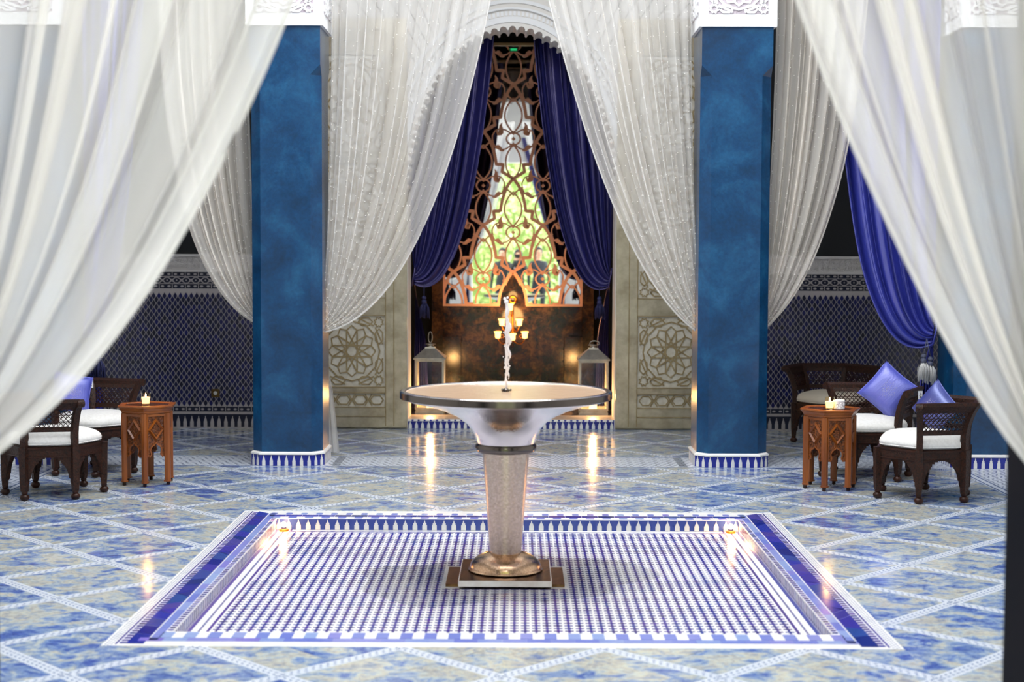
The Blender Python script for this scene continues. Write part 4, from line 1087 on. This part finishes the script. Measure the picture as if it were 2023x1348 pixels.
        for i in range(-5, nb+1):
            for sg in (1, -1):
                pts = []
                for q in range(7):
                    z = z0+(z1-z0)*q/6; x = (i*sp+(z-z0)) if sg > 0 else ((i+5)*sp-(z-z0))
                    if 0.01 < x/Lx < .99: pts.append((x/Lx, z))
                if len(pts) > 1:
                    wv = .0042/Lx
                    vs = []
                    for x, z in pts: vs += [pm_(x-wv/1.4, z, -.003), pm_(x+wv/1.4, z, -.003), pm_(x+wv/1.4, z, .003), pm_(x-wv/1.4, z, .003)]
                    g.add(vs, [(4*a_+q, 4*a_+(q+1) % 4, 4*a_+4+(q+1) % 4, 4*a_+4+q) for a_ in range(len(pts)-1) for q in range(4)])
        for i in range(nb):
            for j in range(4):
                p = pm_(((i+.5*(j % 2))*sp+.004)/Lx, z0+.006+j*.032, 0); g.octa(p, .0065)
        g.build('lattice_screen', DARKWOOD, e, kind='stuff')
    return e
chA = make_chair('carved_chair', LINEN)
def chair(src, x, y, deg, label):
    c = copy_tree(src) if src['used'] else src
    src['used'] = True
    c.location = (x, y, 0); c.rotation_euler = (0, 0, math.radians(deg)); c['label'] = label; c['category'] = 'chair'; c['group'] = 'carved hexagonal chairs'
    return c
chA['used'] = False
chairs = [chair(chA, 2.673, 9.53, -109, 'dark carved hexagonal chair nearest on the right, seen from behind, blue cushion inside'),
          chair(chA, 2.51, 10.406, -58, 'dark carved hexagonal chair behind the right cedar table, periwinkle cushion against its wing'),
          chair(chA, -2.93, 9.51, 131, 'dark carved hexagonal chair partly covered by the left near curtain'),
          chair(chA, -2.955, 10.495, 47, 'dark carved hexagonal chair behind the left cedar table, white tag on its post')]
chC = make_chair('carved_chair', LINENC); chC['used'] = False
chairs.append(chair(chC, 2.668, 12.32, 0, 'dark carved hexagonal chair with cream seat against the right tiled wall'))
for c in chairs:
    if 'used' in c: del c['used']

def cushion(x, y, z, s, th, m, rot, label):
    e = empty('cushion', (x, y, z), label=label, category='cushion'); e.rotation_euler = rot
    N = 18; g = MB()
    for sg in (1, -1):
        vs = []
        for j in range(N+1):
            for i in range(N+1):
                a_, b = -1+2*i/N, -1+2*j/N
                h = th*max(0, (1-a_**4)*(1-b**4))**.55
                pin = 1-.07*(1-abs(a_)**2)*abs(b)**2; pin2 = 1-.07*(1-abs(b)**2)*abs(a_)**2
                vs.append((s*a_*pin2, sg*-h, s*b*pin))
        f = [(j*(N+1)+i, j*(N+1)+i+1, (j+1)*(N+1)+i+1, (j+1)*(N+1)+i) for j in range(N) for i in range(N)]
        g.add(vs, f if sg > 0 else [q[::-1] for q in f])
    g.build('cover', m, e, 180)
    bd = [(s*a_*(1-.07*(1-b*b)*0), 0, s*b) for a_, b in ()]
    per = []
    for k in range(40):
        t = k/40*4; i = int(t); q = -1+2*(t-i)
        a_, b = [(q, -1), (1, q), (-q, 1), (-1, -q)][i]
        per.append((s*a_*(1-.07*(1-b*b)*a_*a_), 0, s*b*(1-.07*(1-a_*a_)*b*b)))
    MB().tube(per, .005, 5, closed=True).build('piping', m, e, 180)
    g = MB(); rq = random.Random(2)
    for k in range(120):
        r = .42*s*math.sqrt(rq.random()); a_ = rq.uniform(0, 2*PI)
        if k < 48: r, a_ = s*(.08+.08*(k//12)), k*PI/6+(k//12)*.26
        X, Z = r*math.cos(a_), r*math.sin(a_); h = th*max(0, (1-(X/s)**4)*(1-(Z/s)**4))**.55
        g.octa((X, -h, Z), .0026)
    g.build('silver_embroidery', SILVERTHREAD, e, 180, kind='stuff')
    return e
cushion(2.675, 10.45, .605, .150, .062, CUSHION, (math.radians(-16), math.radians(38), math.radians(-28)), 'periwinkle satin cushion with silver medallion standing on its corner')
cushion(2.80, 9.70, .56, .135, .06, CUSHION2, (math.radians(-12), math.radians(40), math.radians(-62)), 'dusky blue satin cushion leaning inside the front right chair')
cushion(-3.13, 10.56, .555, .135, .06, CUSHION, (math.radians(-14), math.radians(12), math.radians(30)), 'periwinkle cushion on the back left chair, half hidden by the curtain')
def tag(x, y, z, rz, label):
    e = empty('paper_tag', (x, y, z), rz, label=label, category='tag')
    MB().box(-.015, .015, -.0015, .0, -.028, .028).build('paper', PAPER, e)
    g = MB()
    for k, (a_, b) in enumerate(((.4, .3), (-.2, .5), (.1, .2), (-.4, -.1), (.2, -.3), (.3, -.5), (-.1, -.6))): g.box(.012*a_-.003, .012*a_+.004, -.0022, -.0015, .028*b-.002, .028*b+.002)
    g.build('printed_marks', INK, e, kind='stuff')
tag(-3.055, 10.835-.055, .600, .25, 'white paper tag on the post of the back left chair')
tag(2.752, 9.905, .625, .2, 'white paper tag on the post of the front right chair')

# ================================================================== HEXAGONAL TABLES
def make_table():
    e = empty('side_table', (0, 0, 0)); R = .172
    v = lambda k, r=R: Vector((r*math.cos(k*PI/3), r*math.sin(k*PI/3), 0))
    MB().lathe([(R*1.02, .487), (R*1.06, .495), (R*1.06, .502), (R*1.10, .508), (R*1.14, .522), (R*1.20, .528), (R*1.21, .534), (R*1.20, .540), (R*.98, .540), (R*.97, .536)], 6, cap0=True, cap1=True).build('table_top', TABLE, e)
    MB().lathe([(R*.972, .5362), (.001, .5368)], 6).build('dark_inset', TABLEIN, e)
    for k in range(6):
        A, B = v(k), v(k+1); L = (B-A).length; d = (B-A)/L; nn = Vector((d.y, -d.x, 0))
        mpp = lambda x, z, h, A=A, d=d, nn=nn: tuple(A+d*x+nn*h+Vector((0, 0, z)))
        c = L/2; arc = []
        half = [(c-.046, .195), (c-.042, .205), (c-.034, .210), (c-.034, .216)]+[(c-.040*math.cos(t), .240+.040*math.sin(t)) for t in [-.5, -.2, .1, .4, .7, 1.0, 1.3]]+[(c-.004, .288)]
        poly = [(0, .490), (0, .195)]+half+[(c, .291)]+[(L-x, z) for x, z in half[::-1]]+[(L, .195), (L, .490)]
        pa = MB().prism(poly, mpp, -.022, -.010).build('side_panel', TABLEC, e)
        fr = MB()
        fr.strap([(.02, .476), (L-.02, .476)], .016, mpp, -.012, -.002); fr.strap([(.026, .20), (.026, .484)], .008, mpp, -.012, -.003); fr.strap([(L-.026, .20), (L-.026, .484)], .008, mpp, -.012, -.003)
        fr.strap([(x, z) for x, z in half]+[(c, .291)]+[(L-x, z) for x, z in half[::-1]], .008, mpp, -.012, -.004)
        fr.build('panel_moulding', TABLE, pa)
        dm = MB(); zc = .378; a_, b = .060, .078
        for r0, r1, h0, h1 in ((1.0, .80, -.012, .006), (.80, .62, .006, -.004)):
            o = [(c+a_*r0, zc), (c, zc+b*r0), (c-a_*r0, zc), (c, zc-b*r0)]; i_ = [(c+a_*r1, zc), (c, zc+b*r1), (c-a_*r1, zc), (c, zc-b*r1)]
            m_ = (h0+h1)/2
            dm.add([mpp(x, z, h0) for x, z in o]+[mpp(x, z, h1) for x, z in i_], [(q, (q+1) % 4, 4+(q+1) % 4, 4+q) for q in range(4)])
        dm.build('diamond_moulding', TABLE, pa)
        cv = MB()
        rq = random.Random(k)
        for q in range(34):
            x, z = rq.uniform(.035, L-.035), rq.uniform(.30, .462); dd = abs(x-c)/a_+abs(z-zc)/b
            if .6 < dd < 1.05: continue
            if math.hypot(x-c, z-.24) < .052: continue
            r = .0065; t0 = rq.uniform(0, 6); cv.strap([(x+r*(.3+.7*t/6)*math.cos(t0+t), z+r*(.3+.7*t/6)*math.sin(t0+t)) for t in range(6)], .004, mpp, -.011, -.006)
        cv.build('leaf_carving', TABLEC, pa, kind='stuff')
    for k in range(6):
        p = v(k); a_ = k*PI/3; M = Matrix.Rotation(a_, 3, 'Z')
        prof = [(.012, .0), (.004, .016), (-.018, .022), (-.024, 0), (-.018, -.022), (.004, -.016)]
        g = MB(); g.prism([tuple((M @ Vector((x, y, 0)))[:2]) for x, y in prof], lambda x, y, h: (p.x+x, p.y+y, h), .030, .488); g.prism([tuple((M @ Vector((x*1.25, y*1.25, 0)))[:2]) for x, y in prof], lambda x, y, h: (p.x+x, p.y+y, h), .026, .036)
        po = g.build('leg', TABLE, e)
        c = p-p.normalized()*.006
        MB().lathe([(.008, 0), (.013, .006), (.012, .018), (.018, .027)], 12, (c.x, c.y, 0), cap0=True, cap1=True).build('foot', DARKWOOD, po, 60)
    return e
t1 = make_table(); t2 = copy_tree(t1)
for t, x, y, a_, lb in ((t1, 2.147, 9.885, -113, 'hexagonal carved cedar side table on the right, candle and white pot on it'), (t2, -2.44, 9.955, -83, 'hexagonal carved cedar side table on the left, single candle on it')):
    t.location = (x, y, 0); t.rotation_euler = (0, 0, math.radians(a_)); t['label'] = lb; t['category'] = 'table'; t['group'] = 'carved cedar side tables'
def votive(x, y, z, label):
    e = empty('votive_candle', (x, y, z), label=label, category='candle')
    MB().lathe([(.024, .0), (.026, .004), (.033, .084)], 20, cap0=True).build('glass_cup', CUPGLASS, e, 180)
    MB().lathe([(.0235, .012), (.0285, .055), (.001, .053)], 20, cap0=True).build('wax', WAX, e, 50)
    MB().lathe([(.002, .053), (.0055, .062), (.004, .072), (.0005, .082)], 8, cap0=True, cap1=True).build('flame', FLAME, e, 180)
    lamp('candle_glow', (x, y-.0, z+.10), .12, .02)
votive(2.125, 9.80, .5365, 'lit amber glass votive candle beside the white pot on the right table')
votive(-2.435, 9.90, .5365, 'lit votive candle in a clear glass on the left table')
po = empty('ceramic_pot', (2.190, 9.815, .5365), label='small white embossed ceramic pot on the right table', category='pot')
MB().lathe([(.033, 0), (.037, .004), (.038, .012), (.0365, .016), (.0365, .048), (.038, .052), (.038, .06), (.035, .064), (.033, .062), (.032, .03), (.001, .03)], 28, cap0=True).build('pot_body', CERAMIC, po, 40)
g = MB()
for k in range(9):
    a_ = k*2*PI/9
    pts = [(.0372*math.cos(a_+.22*math.cos(t)), .0372*math.sin(a_+.22*math.cos(t)), .031+.010*math.sin(t)) for t in [i*PI/5 for i in range(10)]]; g.tube(pts, .0022, 5, closed=True)
g.build('embossed_scroll', CERAMIC, po, 180, kind='stuff')

# ================================================================== BEHIND THE CAMERA (seen in the mirror)
SKIN = pm('skin', lin(196, 150, 124), .55); HAIR = pm('dark_hair', lin(26, 20, 18), .5); BLACK = pm('black_cloth', lin(18, 18, 20), .8); JEANS = pm('dark_jeans', lin(28, 32, 46), .8); BLACKP = pm('black_plastic', lin(14, 14, 15), .35)
def person(x, y, ang, label, top, raised, h=1.68):
    e = empty('person', (x, y, 0), ang, label=label, category='person'); k = h/1.70
    V = []; E = []; Rr = []
    def n_(p, r, par=None):
        V.append(tuple(c*k for c in p)); Rr.append(r*k)
        if par is not None: E.append((par, len(V)-1))
        return len(V)-1
    pel = n_((0, 0, .93), .135); wa = n_((0, .01, 1.08), .115, pel); chs = n_((0, .0, 1.27), .13, wa); ne0 = n_((0, -.01, 1.40), .075, chs); ne = n_((0, .0, 1.455), .05, ne0); hd0 = n_((0, .015, 1.52), .07, ne); hd = n_((0, .01, 1.60), .086, hd0); tp = n_((0, .0, 1.665), .06, hd)
    for s in (-1, 1):
        sh = n_((s*.165, -.01, 1.355), .058, chs)
        if raised: el = n_((s*.20, .06, 1.17), .042, sh); wr = n_((s*.085, .145, 1.43), .028, el); pa = n_((s*.07, .165, 1.485), .030, wr)
        else: el = n_((s*.235, -.01, 1.10), .042, sh); wr = n_((s*.245, .05, .88), .028, el); pa = n_((s*.24, .07, .80), .030, wr)
        for f in range(4):
            dx = (f-1.5)*.017
            if raised: a_ = n_((s*.07+dx*.6, .185, 1.50+.012*f), .009, pa); n_((s*(.07-.03)+dx*.3, .20, 1.515+.010*f), .008, a_)
            else: a_ = n_((s*.24+dx*.4, .075+dx, .745), .009, pa); n_((s*.235+dx*.4, .085+dx, .71), .008, a_)
        th = n_((s*(.07 if raised else .22), .15 if raised else .10, 1.52 if raised else .775), .010, pa)
        hp = n_((s*.09, 0, .86), .092, pel); kn = n_((s*.095, .015, .49), .058, hp); an = n_((s*.10, -.01, .09), .04, kn); n_((s*.105, .10, .03), .033, an)
    me = bpy.data.meshes.new('body'); me.from_pydata(V, E, []); o = bpy.data.objects.new('body', me); COL.objects.link(o); o.parent = e
    md = o.modifiers.new('Skin', 'SKIN'); md.use_smooth_shade = True
    for i, sv in enumerate(me.skin_vertices[0].data): sv.radius = (Rr[i], Rr[i]); sv.use_root = (i == 0)
    o.modifiers.new('Subdivision', 'SUBSURF').levels = 1; o.modifiers['Subdivision'].render_levels = 1
    m, t, b = mat('person_skin_and_clothes'); s = coords(t, 'Object'); sp = t.nodes.new('ShaderNodeSeparateXYZ'); link(t, s, sp.inputs[0])
    r = ramp(t, sp.outputs[2], [(0, lin(30, 30, 36)), (.5, lin(30, 30, 36))]); cr = t.nodes[-1].color_ramp; cr.interpolation = 'CONSTANT'
    mr = t.nodes.new('ShaderNodeMath'); mr.operation = 'DIVIDE'; mr.inputs[1].default_value = 2.0; link(t, sp.outputs[2], mr.inputs[0]); link(t, mr.outputs[0], t.nodes[-2].inputs[0])
    while len(cr.elements) > 1: cr.elements.remove(cr.elements[-1])
    cr.elements[0].position = 0; cr.elements[0].color = lin(20, 18, 18)
    for p, c in ((.05, lin(30, 34, 46)), (.46, top), (.716, lin(196, 150, 124))):
        el = cr.elements.new(p); el.color = c
    link(t, r, b.inputs['Base Color']); b.inputs['Roughness'].default_value = .75
    me.materials.append(m)
    H = MB(); H.lathe([(.098*math.sin(PI*i/9)+.002, -.098*math.cos(PI*i/9)*1.18) for i in range(10)], 18, (0, -.022, 1.615)); hv = H.v
    H.v = [(a_*k, b if b < .03 else .03+(b-.03)*.35, c*k) for a_, b, c in hv]; H.v = [(a_, b*k, c) for a_, b, c in H.v]
    H.tube([(0, -.09*k, 1.60*k), (0, -.12*k, 1.48*k), (0, -.115*k, 1.32*k)], lambda t: (.07-.03*t)*k, 10); H.build('hair', HAIR, e, 180)
    g = MB()
    for s_ in (-1, 1): g.ball((s_*.032*k, .088*k, 1.60*k), .011*k, 8)
    g.build('eyes', BLACKP, e, 180)
    MB().ball((0, .102*k, 1.572*k), .014*k, 8, sz=1.5).build('nose', SKIN, e, 180); MB().box(-.022*k, .022*k, .085*k, .094*k, 1.535*k, 1.543*k).build('mouth', pm('lips', lin(150, 80, 76), .5), e)
    return e
person(.0576, -.34, 0, 'person in black reflected in the mirror, raising a camera to the face', lin(20, 20, 24), True, 1.66)
pc = empty('photo_camera', (.0576, -.135, 1.53), label='black camera held at the face of the reflected person', category='camera')
MB().box(-.065, .065, -.03, .03, -.045, .04).build('camera_body', BLACKP, pc); MB().lathe([(.036, 0), (.036, .05), (.039, .055), (.039, .075), (.034, .078)], 20, cap0=True, cap1=True).build('lens', BLACKP, pc, 40).rotation_euler = (-PI/2, 0, 0)
person(-.30, -.95, .25, 'dark-haired person reflected left of the raised camera', lin(24, 24, 30), False, 1.70)
person(.52, -.85, -.3, 'dark-haired person reflected right of the raised camera', lin(30, 32, 44), False, 1.72)
struct('ground', MB().box(-6, 6, -9, -.2, -.1, -.02), pm('garden_ground', lin(190, 186, 160), .9, var=(lin(150, 160, 110), 3)))
LEAF = per_piece('hedge_leaf', [lin(140, 168, 92), lin(174, 194, 120), lin(200, 210, 152), lin(158, 180, 106)], .6)
hg = MB(); rq = random.Random(8)
for k in range(5200):
    x, z = rq.uniform(-3.2, 3.2), rq.uniform(0, 5.4); y = -5.2+rq.gauss(0, .25)+.3*math.sin(x*2+z)
    a_ = rq.uniform(0, 6.28); b = rq.uniform(-.9, .9); l = rq.uniform(.06, .12)
    d = Vector((math.cos(a_), .5*math.sin(a_*2), math.sin(a_)))*l; n2 = Vector((-math.sin(a_), b, math.cos(a_)))*l*.45; c = Vector((x, y, z))
    hg.add([tuple(c-d), tuple(c+n2), tuple(c+d), tuple(c-n2)], [(0, 1, 2, 3)])
hd_ = empty('hedge', (0, -5.4, -.02), label='sunlit pale green hedge reflected in the middle of the mirror', category='hedge')
o = hg.build('foliage', LEAF, hd_, kind='stuff'); o.location = (0, 5.4, .02)
o = MB().box(-3.2, 3.2, -5.75, -5.45, -.02, 5.3).build('stems', pm('hedge_core', lin(140, 164, 92), .9), hd_); o.location = (0, 5.4, .02)
